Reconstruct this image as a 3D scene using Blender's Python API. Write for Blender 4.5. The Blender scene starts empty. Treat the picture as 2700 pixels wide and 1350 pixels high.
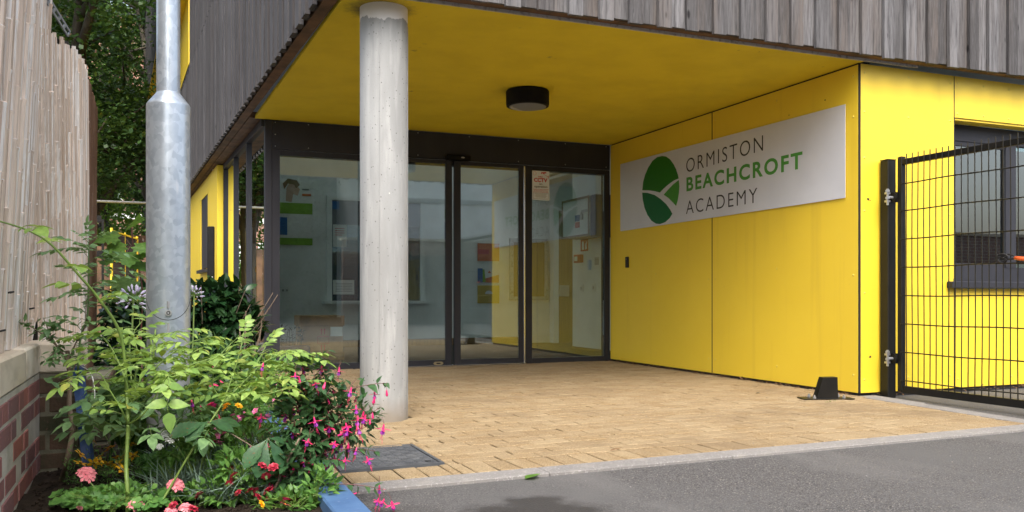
import bpy, math, random
from mathutils import Vector, Matrix, Euler, noise as mnoise
R = math.radians
scene = bpy.context.scene
COL = scene.collection
rng = random.Random(7)

# ---------------------------------------------------------------- camera, sky, sun, exposure
F, CX, HY, CAMH, YAW = 2284.0, 1350.0, 780.0, 0.73, R(22.37)
cam_d = bpy.data.cameras.new('camera'); cam = bpy.data.objects.new('camera', cam_d); COL.objects.link(cam)
cam.location = (0, 0, CAMH); cam.rotation_euler = (R(90), 0, -YAW)
cam_d.sensor_width = 36; cam_d.lens = 36 * F / 2700; cam_d.shift_y = (HY - 675) / 2700
cam_d.clip_start = 0.05; cam_d.clip_end = 2000
scene.camera = cam
SUN_EL, SUN_AZ = 50, 196          # degrees; azimuth clockwise from +Y
w = bpy.data.worlds.new('World'); scene.world = w; w.use_nodes = True
wn = w.node_tree.nodes; wl = w.node_tree.links
sky = wn.new('ShaderNodeTexSky'); sky.sky_type = 'NISHITA'; sky.sun_disc = False
sky.sun_elevation = R(SUN_EL); sky.sun_rotation = R(SUN_AZ); sky.air_density = 1.0; sky.dust_density = 5.0; sky.ozone_density = 0.6
hsv = wn.new('ShaderNodeHueSaturation'); hsv.inputs['Saturation'].default_value = 0.62
wl.new(sky.outputs[0], hsv.inputs['Color']); wl.new(hsv.outputs[0], wn['Background'].inputs[0])
wn['Background'].inputs[1].default_value = 0.15
sd = bpy.data.lights.new('sun', 'SUN'); so = bpy.data.objects.new('sun', sd); COL.objects.link(so)
sd.energy = 0.60; sd.angle = R(50); sd.color = (1, 0.97, 0.93)
a_ = R(SUN_AZ); e_ = R(SUN_EL)
sdir = Vector((math.sin(a_) * math.cos(e_), math.cos(a_) * math.cos(e_), math.sin(e_)))
so.rotation_euler = sdir.to_track_quat('Z', 'Y').to_euler(); so.location = sdir * 30
scene.view_settings.view_transform = 'Standard'; scene.view_settings.look = 'None'
scene.view_settings.exposure = 1.55; scene.view_settings.gamma = 1
scene.cycles.max_bounces = 10; scene.cycles.transparent_max_bounces = 16
scene.cycles.use_denoising = True

# ---------------------------------------------------------------- where things of the place stand (measured once, in metres)
_fw = (math.sin(YAW), math.cos(YAW)); _rt = (math.cos(YAW), -math.sin(YAW))
def _ray(x, y):
    u = (x - CX) / F
    return (_fw[0] + u * _rt[0], _fw[1] + u * _rt[1], -(y - HY) / F)
def onX(x, y, X):
    r = _ray(x, y); t = X / r[0]; return Vector((X, r[1] * t, CAMH + r[2] * t))
def onY(x, y, Y):
    r = _ray(x, y); t = Y / r[1]; return Vector((r[0] * t, Y, CAMH + r[2] * t))
def onZ(x, y, z=0.0):
    r = _ray(x, y); t = (z - CAMH) / r[2]; return Vector((r[0] * t, r[1] * t, z))
def at(x, y, d):
    r = _ray(x, y); return Vector((r[0] * d, r[1] * d, CAMH + r[2] * d))

# ---------------------------------------------------------------- materials
def _mix(nt, fac, a, b, mode='MIX'):
    n = nt.nodes.new('ShaderNodeMix'); n.data_type = 'RGBA'; n.blend_type = mode
    for s, val in ((0, fac), (6, a), (7, b)):
        if hasattr(val, 'is_output'): nt.links.new(val, n.inputs[s])
        elif s == 0: n.inputs[0].default_value = val
        else: n.inputs[s].default_value = (*val[:3], 1)
    return n.outputs[2]
def _coord(nt, stretch=(1, 1, 1), kind='Object', rot=(0, 0, 0)):
    tc = nt.nodes.new('ShaderNodeTexCoord'); mp = nt.nodes.new('ShaderNodeMapping')
    mp.inputs['Scale'].default_value = stretch; mp.inputs['Rotation'].default_value = rot
    nt.links.new(tc.outputs[kind], mp.inputs['Vector']); return mp.outputs[0]
def _noise(nt, vec, scale, detail=4, rough=0.55):
    n = nt.nodes.new('ShaderNodeTexNoise'); n.inputs['Scale'].default_value = scale
    n.inputs['Detail'].default_value = detail; n.inputs['Roughness'].default_value = rough
    nt.links.new(vec, n.inputs['Vector']); return n.outputs['Fac']
def _ramp(nt, val, lo, hi):
    n = nt.nodes.new('ShaderNodeMapRange'); n.inputs['From Min'].default_value = lo; n.inputs['From Max'].default_value = hi
    nt.links.new(val, n.inputs['Value']); return n.outputs[0]
def _math(nt, op, a, b=None):
    n = nt.nodes.new('ShaderNodeMath'); n.operation = op
    for i, v in enumerate((a, b)):
        if v is None: continue
        if hasattr(v, 'is_output'): nt.links.new(v, n.inputs[i])
        else: n.inputs[i].default_value = v
    return n.outputs[0]
def _island(nt):
    return nt.nodes.new('ShaderNodeNewGeometry').outputs['Random Per Island']
def _bump(nt, bsdf, h, strength, dist=0.01):
    b = nt.nodes.new('ShaderNodeBump'); b.inputs['Strength'].default_value = strength; b.inputs['Distance'].default_value = dist
    nt.links.new(h, b.inputs['Height']); nt.links.new(b.outputs[0], bsdf.inputs['Normal'])
def new_mat(name):
    m = bpy.data.materials.new(name); m.use_nodes = True
    return m, m.node_tree, m.node_tree.nodes['Principled BSDF']
def pmat(name, col, rough=0.5, metal=0.0, layers=(), island=None, bump=None, spec=0.5, rvar=None):
    """layers: (colour, scale, stretch, lo, hi) mixed in by noise; island: (colour, amount) per piece; bump: (scale, strength, dist)"""
    m, nt, b = new_mat(name)
    c = col
    if island:
        c = _mix(nt, _math(nt, 'MULTIPLY', _island(nt), island[1]), c, island[0])
    for (lc, sc, st, lo, hi) in layers:
        c = _mix(nt, _ramp(nt, _noise(nt, _coord(nt, st), sc), lo, hi), c, lc)
    if hasattr(c, 'is_output'): nt.links.new(c, b.inputs['Base Color'])
    else: b.inputs['Base Color'].default_value = (*c, 1)
    b.inputs['Roughness'].default_value = rough; b.inputs['Metallic'].default_value = metal
    b.inputs['Specular IOR Level'].default_value = spec
    if rvar:
        nt.links.new(_math(nt, 'ADD', _math(nt, 'MULTIPLY', _noise(nt, _coord(nt), rvar[0]), rvar[1]), rough - rvar[1] / 2), b.inputs['Roughness'])
    if bump: _bump(nt, b, _noise(nt, _coord(nt), bump[0], 6, 0.65), bump[1], bump[2] if len(bump) > 2 else 0.01)
    return m
def leafmat(name, c1, c2, trans=0.3, rough=0.42, c3=None, spot=None):
    m, nt, b = new_mat(name)
    r = nt.nodes.new('ShaderNodeValToRGB'); r.color_ramp.elements[0].color = (*c1, 1); r.color_ramp.elements[1].color = (*c2, 1)
    if c3:
        e = r.color_ramp.elements.new(0.93); e.color = (*c2, 1); r.color_ramp.elements[-1].color = (*c3, 1)
    nt.links.new(_island(nt), r.inputs[0])
    c = r.outputs[0]
    n = _noise(nt, _coord(nt), 60, 3)
    c = _mix(nt, _ramp(nt, n, 0.35, 0.75), c, tuple(x * 0.72 for x in c1))
    if spot: c = _mix(nt, _ramp(nt, _noise(nt, _coord(nt), 110, 2), 0.66, 0.72), c, spot)
    nt.links.new(c, b.inputs['Base Color']); b.inputs['Roughness'].default_value = rough; b.inputs['Specular IOR Level'].default_value = 0.4
    t = nt.nodes.new('ShaderNodeBsdfTranslucent'); nt.links.new(_mix(nt, 0.5, c, (c2[0] * 1.3, c2[1] * 1.2, c2[2] * .5)), t.inputs['Color'])
    ms = nt.nodes.new('ShaderNodeMixShader'); ms.inputs[0].default_value = trans
    nt.links.new(b.outputs[0], ms.inputs[1]); nt.links.new(t.outputs[0], ms.inputs[2])
    nt.links.new(ms.outputs[0], nt.nodes['Material Output'].inputs['Surface'])
    return m
def glassmat(name, tint, ior=1.5, rough=0.0):
    m, nt, b = new_mat(name); nt.nodes.remove(b)
    tr = nt.nodes.new('ShaderNodeBsdfTransparent'); tr.inputs[0].default_value = (*tint, 1)
    gl = nt.nodes.new('ShaderNodeBsdfGlossy'); gl.inputs['Roughness'].default_value = rough; gl.inputs[0].default_value = (.95, 1, .98, 1)
    fr = nt.nodes.new('ShaderNodeFresnel'); fr.inputs[0].default_value = ior
    nn = _noise(nt, _coord(nt), 1.2, 2)
    bp = nt.nodes.new('ShaderNodeBump'); bp.inputs['Strength'].default_value = 0.02; bp.inputs['Distance'].default_value = 0.02
    nt.links.new(nn, bp.inputs['Height']); nt.links.new(bp.outputs[0], gl.inputs['Normal'])
    f2 = _math(nt, 'MULTIPLY', fr.outputs[0], 3.4)
    ms = nt.nodes.new('ShaderNodeMixShader'); nt.links.new(f2, ms.inputs[0])
    nt.links.new(tr.outputs[0], ms.inputs[1]); nt.links.new(gl.outputs[0], ms.inputs[2])
    nt.links.new(ms.outputs[0], nt.nodes['Material Output'].inputs['Surface'])
    return m

M = {}
M['yellow'] = pmat('yellow_panel', (0.80, 0.582, 0.040), 0.40, layers=[((0.755, 0.535, 0.032), 1.6, (1, 1, 1), .3, .8), ((0.70, 0.49, 0.035), 9, (1, 1, .05), .58, .80), ((0.62, 0.45, 0.06), 55, (1, 1, .6), .70, .78)], rvar=(3, .12), bump=(250, .02, .002))
M['soffit'] = pmat('yellow_render', (0.72, 0.56, 0.014), 0.8, layers=[((0.64, 0.49, 0.010), 3, (1, 1, 1), .4, .7), ((0.24, .18, .03), 9, (1, 1, 1), .70, .80)], bump=(240, .35, .004))
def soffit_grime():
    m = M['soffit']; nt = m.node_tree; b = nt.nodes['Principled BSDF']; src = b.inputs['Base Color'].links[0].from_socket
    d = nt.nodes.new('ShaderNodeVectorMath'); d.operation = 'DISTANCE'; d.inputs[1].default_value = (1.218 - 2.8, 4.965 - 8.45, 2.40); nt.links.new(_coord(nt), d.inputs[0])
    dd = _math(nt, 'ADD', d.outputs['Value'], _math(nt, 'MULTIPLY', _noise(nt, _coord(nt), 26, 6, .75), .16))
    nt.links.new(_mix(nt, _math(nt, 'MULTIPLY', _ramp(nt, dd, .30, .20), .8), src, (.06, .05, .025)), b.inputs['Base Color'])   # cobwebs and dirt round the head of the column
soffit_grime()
M['rivet'] = pmat('yellow_rivet', (0.72, 0.55, 0.08), 0.35, .2)
M['anth'] = pmat('anthracite_metal', (0.023, 0.0235, 0.030), 0.48, layers=[((0.031, 0.032, 0.039), 6, (1, 1, .3), .35, .75)], spec=.3)
M['dark'] = pmat('dark_backing', (0.012, 0.012, 0.012), 0.8)
M['black'] = pmat('black_powder_coat', (0.007, 0.0068, 0.0062), 0.42, spec=.28, layers=[((0.012, 0.011, 0.009), 9, (1, 1, 1), .4, .7)], rvar=(12, .15))
M['matteblack'] = pmat('matte_black', (.005, .005, .005), .6, spec=.15)
M['blackrub'] = pmat('black_rubber', (0.012, 0.012, 0.013), 0.6, bump=(60, .1))
M['steel'] = pmat('zinc_steel', (0.52, 0.53, 0.55), 0.36, .85, layers=[((.28, .22, .17), 60, (1, 1, 1), .6, .75)])
M['alu'] = pmat('bright_aluminium', (0.55, 0.58, 0.62), 0.22, .9)
def timber(name, base, alt, tint, dark):
    m, nt, b = new_mat(name)
    isl = _island(nt)
    co = _coord(nt, (1, 1, 0.06)); 
    off = nt.nodes.new('ShaderNodeVectorMath'); off.operation = 'ADD'; nt.links.new(co, off.inputs[0])
    cb = nt.nodes.new('ShaderNodeCombineXYZ'); nt.links.new(_math(nt, 'MULTIPLY', isl, 37.0), cb.inputs[2]); nt.links.new(_math(nt, 'MULTIPLY', isl, 11.0), cb.inputs[0])
    nt.links.new(cb.outputs[0], off.inputs[1])
    v = off.outputs[0]
    c = _mix(nt, _ramp(nt, isl, 0.1, .9), base, alt)
    c = _mix(nt, _ramp(nt, _noise(nt, v, 7, 3), .45, .7), c, tint)
    g = _noise(nt, v, 55, 5, .7)
    c = _mix(nt, _ramp(nt, g, .42, .72), c, dark)
    c = _mix(nt, _ramp(nt, _noise(nt, v, 150, 2, .6), .55, .75), c, tuple(x * .62 for x in base))
    # knots
    vo = nt.nodes.new('ShaderNodeTexVoronoi'); vo.inputs['Scale'].default_value = 5.5; 
    nt.links.new(_coord(nt, (1.4, 1.4, .55)), vo.inputs['Vector'])
    c = _mix(nt, _ramp(nt, vo.outputs['Distance'], .11, .05), c, tuple(x * .33 for x in dark))
    nt.links.new(c, b.inputs['Base Color']); b.inputs['Roughness'].default_value = .8; b.inputs['Specular IOR Level'].default_value = .25
    _bump(nt, b, g, .5, .006)
    return m
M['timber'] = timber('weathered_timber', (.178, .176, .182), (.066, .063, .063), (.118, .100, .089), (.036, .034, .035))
M['timber_side'] = timber('shaded_weathered_timber', (.092, .090, .094), (.052, .050, .052), (.078, .070, .068), (.034, .032, .033))  # same timber as the front, shade of the side facade put into the colour
M['brownwood'] = pmat('brown_batten', (.15, .080, .042), .75, layers=[((.06, .034, .02), 5, (1, 1, 1), .4, .65), ((.16, .10, .06), 14, (1, .4, 1), .62, .75)], bump=(40, .3))
M['trim'] = pmat('grey_trim', (.42, .42, .42), .5, layers=[((.2, .19, .18), 30, (1, 1, 1), .5, .7)])
def concrete():
    m, nt, b = new_mat('concrete')
    c = _mix(nt, _ramp(nt, _noise(nt, _coord(nt, (1, 1, .25)), 6, 5), .3, .7), (.36, .37, .365), (.26, .265, .26))
    c = _mix(nt, _ramp(nt, _noise(nt, _coord(nt, (1, 1, .12)), 22, 3), .5, .78), c, (.41, .415, .405))
    c = _mix(nt, _ramp(nt, _noise(nt, _coord(nt), 190, 2), .62, .72), c, (.27, .26, .25))
    vo = nt.nodes.new('ShaderNodeTexVoronoi'); vo.inputs['Scale'].default_value = 42; nt.links.new(_coord(nt, (1, 1, .7)), vo.inputs['Vector'])
    c = _mix(nt, _ramp(nt, vo.outputs['Distance'], .13, .07), c, (.06, .058, .055))
    v2 = nt.nodes.new('ShaderNodeTexVoronoi'); v2.inputs['Scale'].default_value = 7; nt.links.new(_coord(nt, (1, 1, .7)), v2.inputs['Vector'])
    c = _mix(nt, _ramp(nt, v2.outputs['Distance'], .035, .025), c, (.62, .61, .57))
    sx = nt.nodes.new('ShaderNodeSeparateXYZ'); tc = nt.nodes.new('ShaderNodeTexCoord'); nt.links.new(tc.outputs['Object'], sx.inputs[0])
    z = _math(nt, 'ADD', sx.outputs[2], _math(nt, 'MULTIPLY', _noise(nt, _coord(nt), 14, 3), -.10))
    c = _mix(nt, _ramp(nt, z, 2.262, 2.266), c, (.72, .71, .70))            # plaster collar left at the head
    c = _mix(nt, _ramp(nt, z, .10, -.02), c, (.24, .21, .17))               # splash dirt at the foot
    nt.links.new(c, b.inputs['Base Color']); b.inputs['Roughness'].default_value = .72
    _bump(nt, b, _noise(nt, _coord(nt), 120, 5), .15, .004)
    return m
M['concrete'] = concrete()
M['kerb'] = pmat('pale_concrete', (.205, .194, .182), .85, island=((.165, .156, .147), .8), layers=[((.25, .235, .21), 11, (1, 1, 1), .5, .75), ((.36, .345, .33), 120, (1, 1, 1), .55, .7)], bump=(160, .25, .004))
def asphalt():
    m, nt, b = new_mat('asphalt')
    vec = _coord(nt)
    vo = nt.nodes.new('ShaderNodeTexVoronoi'); vo.inputs['Scale'].default_value = 190; nt.links.new(vec, vo.inputs['Vector'])
    sep = nt.nodes.new('ShaderNodeSeparateColor'); nt.links.new(vo.outputs['Color'], sep.inputs[0])
    c = _mix(nt, _ramp(nt, sep.outputs[0], 0, 1), (.078, .076, .075), (.160, .154, .150))
    c = _mix(nt, _ramp(nt, sep.outputs[1], .955, .975), c, (.30, .27, .235))
    c = _mix(nt, _ramp(nt, vo.outputs['Distance'], .35, .75), c, (.038, .036, .035))
    c = _mix(nt, _ramp(nt, _noise(nt, vec, 1.1, 5), .42, .7), c, (.094, .092, .090))
    c = _mix(nt, _ramp(nt, _noise(nt, _coord(nt, (1, .35, 1), rot=(0, 0, .5)), 1.8, 4), .52, .75), c, (.128, .123, .119))
    # damp patch
    dist = nt.nodes.new('ShaderNodeVectorMath'); dist.operation = 'DISTANCE'; dist.inputs[1].default_value = (1.14, 2.60, 0)
    mp = _coord(nt, (1, .8, 1)); nt.links.new(mp, dist.inputs[0]); dist.inputs[1].default_value = (1.17, 2.08, 0)
    dd = _math(nt, 'ADD', dist.outputs['Value'], _math(nt, 'MULTIPLY', _noise(nt, vec, 5, 5), .45))
    wet = _ramp(nt, dd, .50, .42)
    d2 = nt.nodes.new('ShaderNodeVectorMath'); d2.operation = 'DISTANCE'; d2.inputs[1].default_value = (.72, 2.05, 0); nt.links.new(mp, d2.inputs[0])
    wet2 = _ramp(nt, _math(nt, 'ADD', d2.outputs['Value'], _math(nt, 'MULTIPLY', _noise(nt, vec, 6, 5), .4)), .52, .34)
    wet = _math(nt, 'MAXIMUM', wet, _math(nt, 'MULTIPLY', wet2, .75))
    c = _mix(nt, _math(nt, 'MULTIPLY', wet, .72), c, (.022, .020, .019))
    nt.links.new(c, b.inputs['Base Color'])
    nt.links.new(_math(nt, 'SUBTRACT', .85, _math(nt, 'MULTIPLY', wet, .25)), b.inputs['Roughness']); b.inputs['Specular IOR Level'].default_value = .35
    _bump(nt, b, vo.outputs['Distance'], .55, .004)
    return m
M['asphalt'] = asphalt()
M['block'] = pmat('buff_block', (.295, .222, .126), .88, island=((.235, .168, .090), 1.0), layers=[((.225, .15, .07), 5, (1, 1, 1), .45, .75), ((.50, .40, .25), 190, (1, 1, 1), .55, .68), ((.115, .075, .04), 130, (1, 1, 1), .59, .70), ((.165, .115, .065), 1.3, (1, 1, 1), .55, .78)], bump=(230, .5, .004), spec=.3)
M['sand'] = pmat('joint_sand', (.05, .036, .022), .95, layers=[((.045, .04, .03), 20, (1, 1, 1), .4, .6)], bump=(200, .4))
M['soil'] = pmat('dark_soil', (.022, .015, .010), .92, layers=[((.045, .032, .022), 30, (1, 1, 1), .5, .7), ((.010, .008, .006), 9, (1, 1, 1), .5, .7)], bump=(90, .8, .012), spec=.2)
M['glass'] = glassmat('door_glass', (.91, .965, .95))
M['wglass'] = glassmat('window_glass', (.76, .83, .82))
M['sign'] = pmat('silver_sign_board', (.68, .70, .755), .42, .22, layers=[((.64, .66, .715), 2, (1, 1, 1), .4, .6)], bump=(400, .03, .001))
M['ink'] = pmat('black_ink', (.012, .013, .015), .45)
M['green_ink'] = pmat('green_ink', (.055, .26, .03), .45)
M['green_dk'] = pmat('logo_dark_green', (.004, .12, .03), .45)
def logo_green():
    m, nt, b = new_mat('logo_green')
    g = nt.nodes.new('ShaderNodeSeparateXYZ'); tc = nt.nodes.new('ShaderNodeTexCoord'); nt.links.new(tc.outputs['Object'], g.inputs[0])
    c = _mix(nt, _ramp(nt, g.outputs[1], .12, -.30), (.015, .15, .004), (.10, .28, .003))   # the print itself runs from deep to light green
    nt.links.new(c, b.inputs['Base Color']); b.inputs['Roughness'].default_value = .45
    return m
M['green_lt'] = logo_green()
M['red_ink'] = pmat('red_ink', (.5, .012, .02), .5)
M['notice'] = pmat('cool_white_plastic', (.72, .78, .86), .6)
M['paper'] = pmat('white_paper', (.78, .78, .76), .7)
M['white'] = pmat('white_paint', (.86, .87, .86), .6, layers=[((.74, .76, .74), 3, (1, 1, 1), .4, .7)])
M['white_ceiling'] = pmat('white_ceiling_paint', (.80, .80, .78), .7)
M['floor_in'] = pmat('brown_entrance_mat', (.06, .05, .042), .9, bump=(150, .3))
M['card'] = pmat('brown_cardboard', (.46, .26, .12), .8, layers=[((.28, .165, .08), 4, (1, 1, 1), .4, .6)])
M['blue'] = pmat('blue_paint', (.062, .135, .27), .65, layers=[((.042, .10, .22), 8, (1, 1, 1), .45, .7), ((.13, .20, .33), 60, (1, 1, 1), .62, .75), ((.03, .04, .05), 14, (1, 1, 1), .72, .78)], bump=(60, .25, .004))
M['darkblue'] = pmat('dark_blue_paint', (.018, .06, .19), .42, layers=[((.012, .04, .12), 9, (1, 1, 1), .4, .7)], bump=(40, .2))
M['wood'] = pmat('oak_veneer', (.25, .15, .075), .5, layers=[((.17, .10, .05), 6, (8, 8, .4), .4, .7)])
M['orange'] = pmat('orange_print', (.62, .15, .03), .6)
M['ochre'] = pmat('ochre_print', (.5, .34, .03), .6)
M['redplastic'] = pmat('red_plastic', (.5, .03, .02), .4)
M['blueprint'] = pmat('blue_print', (.03, .14, .38), .5)
M['greenprint'] = pmat('lime_print', (.22, .42, .04), .5)
M['greyprint'] = pmat('grey_print', (.18, .19, .21), .5)
M['skinprint'] = pmat('beige_print', (.55, .36, .27), .6)
M['brass'] = pmat('worn_brass', (.42, .36, .22), .35, .8)
M['orange_plastic'] = pmat('orange_plastic', (.75, .12, .03), .4)
def galv():
    m, nt, b = new_mat('galvanised_steel')
    vec = _coord(nt, (1, 1, .8))
    wv = nt.nodes.new('ShaderNodeTexNoise'); wv.inputs['Scale'].default_value = 25; nt.links.new(vec, wv.inputs['Vector'])
    ad = nt.nodes.new('ShaderNodeVectorMath'); ad.operation = 'MULTIPLY_ADD'; nt.links.new(wv.outputs['Color'], ad.inputs[0]); ad.inputs[1].default_value = (.03, .03, .03); nt.links.new(vec, ad.inputs[2])
    vo = nt.nodes.new('ShaderNodeTexVoronoi'); vo.inputs['Scale'].default_value = 46; nt.links.new(ad.outputs[0], vo.inputs['Vector'])
    sep = nt.nodes.new('ShaderNodeSeparateColor'); nt.links.new(vo.outputs['Color'], sep.inputs[0])
    f = _math(nt, 'ADD', _math(nt, 'MULTIPLY', sep.outputs[0], .55), _math(nt, 'MULTIPLY', _noise(nt, vec, 18, 4), .75))
    c = _mix(nt, _ramp(nt, f, .35, .95), (.36, .42, .49), (.50, .565, .63))
    c = _mix(nt, _ramp(nt, _noise(nt, _coord(nt, (1, 1, .2)), 14, 3), .66, .72), c, (.56, .60, .64))
    nt.links.new(c, b.inputs['Base Color']); b.inputs['Metallic'].default_value = .6
    nt.links.new(_math(nt, 'ADD', .30, _math(nt, 'MULTIPLY', sep.outputs[1], .10)), b.inputs['Roughness'])
    return m
M['galv'] = galv()
M['galv_low'] = pmat('dull_galvanised_steel', (.40, .41, .42), .5, .5, layers=[((.30, .31, .32), 12, (1, 1, .5), .4, .65), ((.16, .15, .14), 30, (1, 1, 1), .66, .74)])
M['bitumen'] = pmat('black_root_coating', (.012, .011, .011), .45, layers=[((.05, .045, .04), 16, (1, 1, 1), .6, .7)])
def brickmat(name, c1, c2, mortar, bw=.225, bh=.075, axis='X'):
    m, nt, b = new_mat(name)
    tc = nt.nodes.new('ShaderNodeTexCoord'); sx = nt.nodes.new('ShaderNodeSeparateXYZ'); nt.links.new(tc.outputs['Object'], sx.inputs[0])
    cb = nt.nodes.new('ShaderNodeCombineXYZ'); nt.links.new(_math(nt, 'ADD', sx.outputs[0], sx.outputs[1]), cb.inputs[0]); nt.links.new(sx.outputs[2], cb.inputs[1])
    br = nt.nodes.new('ShaderNodeTexBrick'); br.inputs['Scale'].default_value = 1; br.inputs['Brick Width'].default_value = bw; br.inputs['Row Height'].default_value = bh
    br.inputs['Mortar Size'].default_value = .006; br.inputs['Color1'].default_value = (*c1, 1); br.inputs['Color2'].default_value = (*c2, 1); br.inputs['Mortar'].default_value = (*mortar, 1)
    nt.links.new(cb.outputs[0], br.inputs['Vector']); nt.links.new(br.outputs['Color'], b.inputs['Base Color']); b.inputs['Roughness'].default_value = .85
    return m
M['farbrick'] = brickmat('red_brickwork', (.34, .15, .10), (.25, .11, .08), (.35, .30, .26))
M['streetbrick'] = brickmat('pale_brickwork', (.36, .23, .18), (.28, .18, .15), (.42, .38, .34))
M['brick'] = pmat('old_brick', (.37, .135, .105), .85, island=((.20, .11, .11), 1.0), layers=[((.24, .11, .10), 14, (1, 1, 1), .45, .7), ((.42, .22, .17), 80, (1, 1, 1), .6, .75)], bump=(90, .6, .006), spec=.25)
M['brick_dirty'] = pmat('mossy_brick', (.15, .085, .06), .9, island=((.095, .075, .05), 1.0), layers=[((.055, .058, .032), 9, (1, 1, 1), .45, .65), ((.15, .09, .065), 60, (1, 1, 1), .6, .75)], bump=(90, .6, .006), spec=.2)
M['mortar'] = pmat('lime_mortar', (.56, .51, .43), .95, layers=[((.42, .38, .31), 10, (1, 1, 1), .45, .7)], bump=(120, .6, .006))
M['mortar_dirty'] = pmat('mossy_mortar', (.20, .185, .13), .95, layers=[((.07, .075, .045), 10, (1, 1, 1), .45, .7)], bump=(120, .6, .006))
M['coping'] = pmat('sandstone_coping', (.74, .67, .56), .85, island=((.56, .45, .31), .8), layers=[((.46, .38, .28), 7, (1, 1, 2.5), .45, .75), ((.20, .19, .13), 4, (1, 1, 1), .62, .8)], bump=(90, .4, .006))
def bamboomat(name, a, bb, cc):
    m, nt, b = new_mat(name)
    isl = _island(nt)
    c = _mix(nt, isl, a, bb)
    c = _mix(nt, _ramp(nt, _math(nt, 'FRACT', _math(nt, 'MULTIPLY', isl, 7.3)), .62, .70), c, cc)
    c = _mix(nt, _ramp(nt, _noise(nt, _coord(nt, (1, 1, .05)), 40, 4), .46, .70), c, tuple(x * .72 for x in a))
    c = _mix(nt, _ramp(nt, _noise(nt, _coord(nt, (1, 1, .05)), 120, 3), .5, .75), c, tuple(x * .6 for x in a))
    nt.links.new(c, b.inputs['Base Color']); b.inputs['Roughness'].default_value = .62; b.inputs['Specular IOR Level'].default_value = .35
    _bump(nt, b, _noise(nt, _coord(nt, (1, 1, .1)), 120, 3), .3, .003)
    return m
M['bamboo'] = bamboomat('weathered_bamboo', (.82, .69, .585), (.42, .325, .25), (.74, .715, .68))
M['bamboo_dk'] = bamboomat('shaded_brown_bamboo', (.16, .085, .05), (.11, .06, .038), (.19, .12, .085))  # same screen, shade of its turned-away end put into the darker brown
M['cane'] = pmat('garden_cane', (.50, .36, .18), .55, layers=[((.36, .24, .11), 12, (1, 1, .3), .4, .7)])
M['bark'] = pmat('bark', (.055, .045, .033), .9, layers=[((.10, .088, .062), 6, (1, 1, .4), .45, .65)], bump=(30, .7, .02))
M['twig'] = pmat('dead_wood', (.20, .15, .105), .85, layers=[((.12, .085, .06), 30, (1, 1, .3), .4, .7)], bump=(90, .4))
M['stem'] = pmat('green_stem', (.17, .26, .055), .5, layers=[((.12, .20, .04), 20, (1, 1, 1), .4, .7)])
M['stem_dk'] = pmat('dark_green_stem', (.07, .12, .035), .5)
M['redstem'] = pmat('reddish_stem', (.15, .045, .05), .5, layers=[((.12, .08, .04), 20, (1, 1, 1), .4, .7)])
M['rose'] = leafmat('rose_leaf', (.185, .33, .075), (.39, .55, .135), .34, .42, (.46, .42, .08), spot=(.20, .17, .06))
M['rose_dk'] = leafmat('mature_rose_leaf', (.12, .24, .10), (.24, .39, .16), .28, .42)
M['fuchsia_leaf'] = leafmat('fuchsia_leaf', (.036, .098, .036), (.085, .175, .066), .22, .34)
M['darkleaf'] = leafmat('glossy_dark_leaf', (.012, .045, .015), (.036, .085, .028), .12, .26)
M['chest'] = leafmat('chestnut_leaf', (.036, .105, .042), (.070, .16, .060), .2, .42, spot=(.16, .075, .02))
M['maple'] = leafmat('sycamore_leaf', (.10, .22, .04), (.16, .30, .055), .38, .42)
M['geran'] = leafmat('geranium_leaf', (.070, .20, .040), (.16, .33, .075), .28, .5)
M['bed_leaf'] = leafmat('bedding_leaf', (.075, .20, .040), (.20, .38, .085), .3, .45)
M['bed_leaf2'] = leafmat('dark_bedding_leaf', (.045, .12, .036), (.11, .225, .068), .22, .42)
M['dianthus'] = leafmat('blue_grey_leaf', (.14, .23, .18), (.28, .38, .30), .15, .5)
M['strap'] = leafmat('strap_leaf', (.035, .11, .02), (.085, .19, .035), .2, .35)
M['tree'] = leafmat('tree_leaf', (.026, .070, .020), (.078, .155, .038), .32, .45)
M['tree2'] = leafmat('bright_tree_leaf', (.08, .18, .03), (.18, .33, .06), .4, .45)
M['deadleaf'] = leafmat('dry_leaf', (.13, .065, .03), (.24, .14, .07), .1, .8)
M['pink'] = pmat('salmon_pink_petal', (.80, .20, .25), .5, island=((.85, .30, .34), 1))
M['magenta'] = pmat('magenta_petal', (.78, .025, .12), .42, island=((.68, .03, .20), 1))
M['purple'] = pmat('purple_petal', (.22, .025, .36), .45, island=((.36, .03, .33), 1))
M['crimson'] = pmat('crimson_petal', (.24, .008, .022), .5, island=((.40, .02, .05), 1))
M['lilac'] = pmat('lilac_pink_petal', (.70, .32, .55), .5, island=((.75, .12, .30), 1))
M['petalwhite'] = pmat('white_petal', (.80, .81, .80), .5)
M['agap'] = pmat('white_violet_bud', (.74, .72, .80), .45, island=((.42, .33, .68), .75))
M['petalyellow'] = pmat('golden_petal', (.92, .55, .015), .5, island=((.90, .44, .01), 1))
M['flowereye'] = pmat('brown_flower_eye', (.22, .07, .01), .7)
M['render'] = pmat('white_render', (.88, .88, .87), .8, layers=[((.70, .70, .68), .7, (1, 1, .3), .4, .8)])
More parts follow.
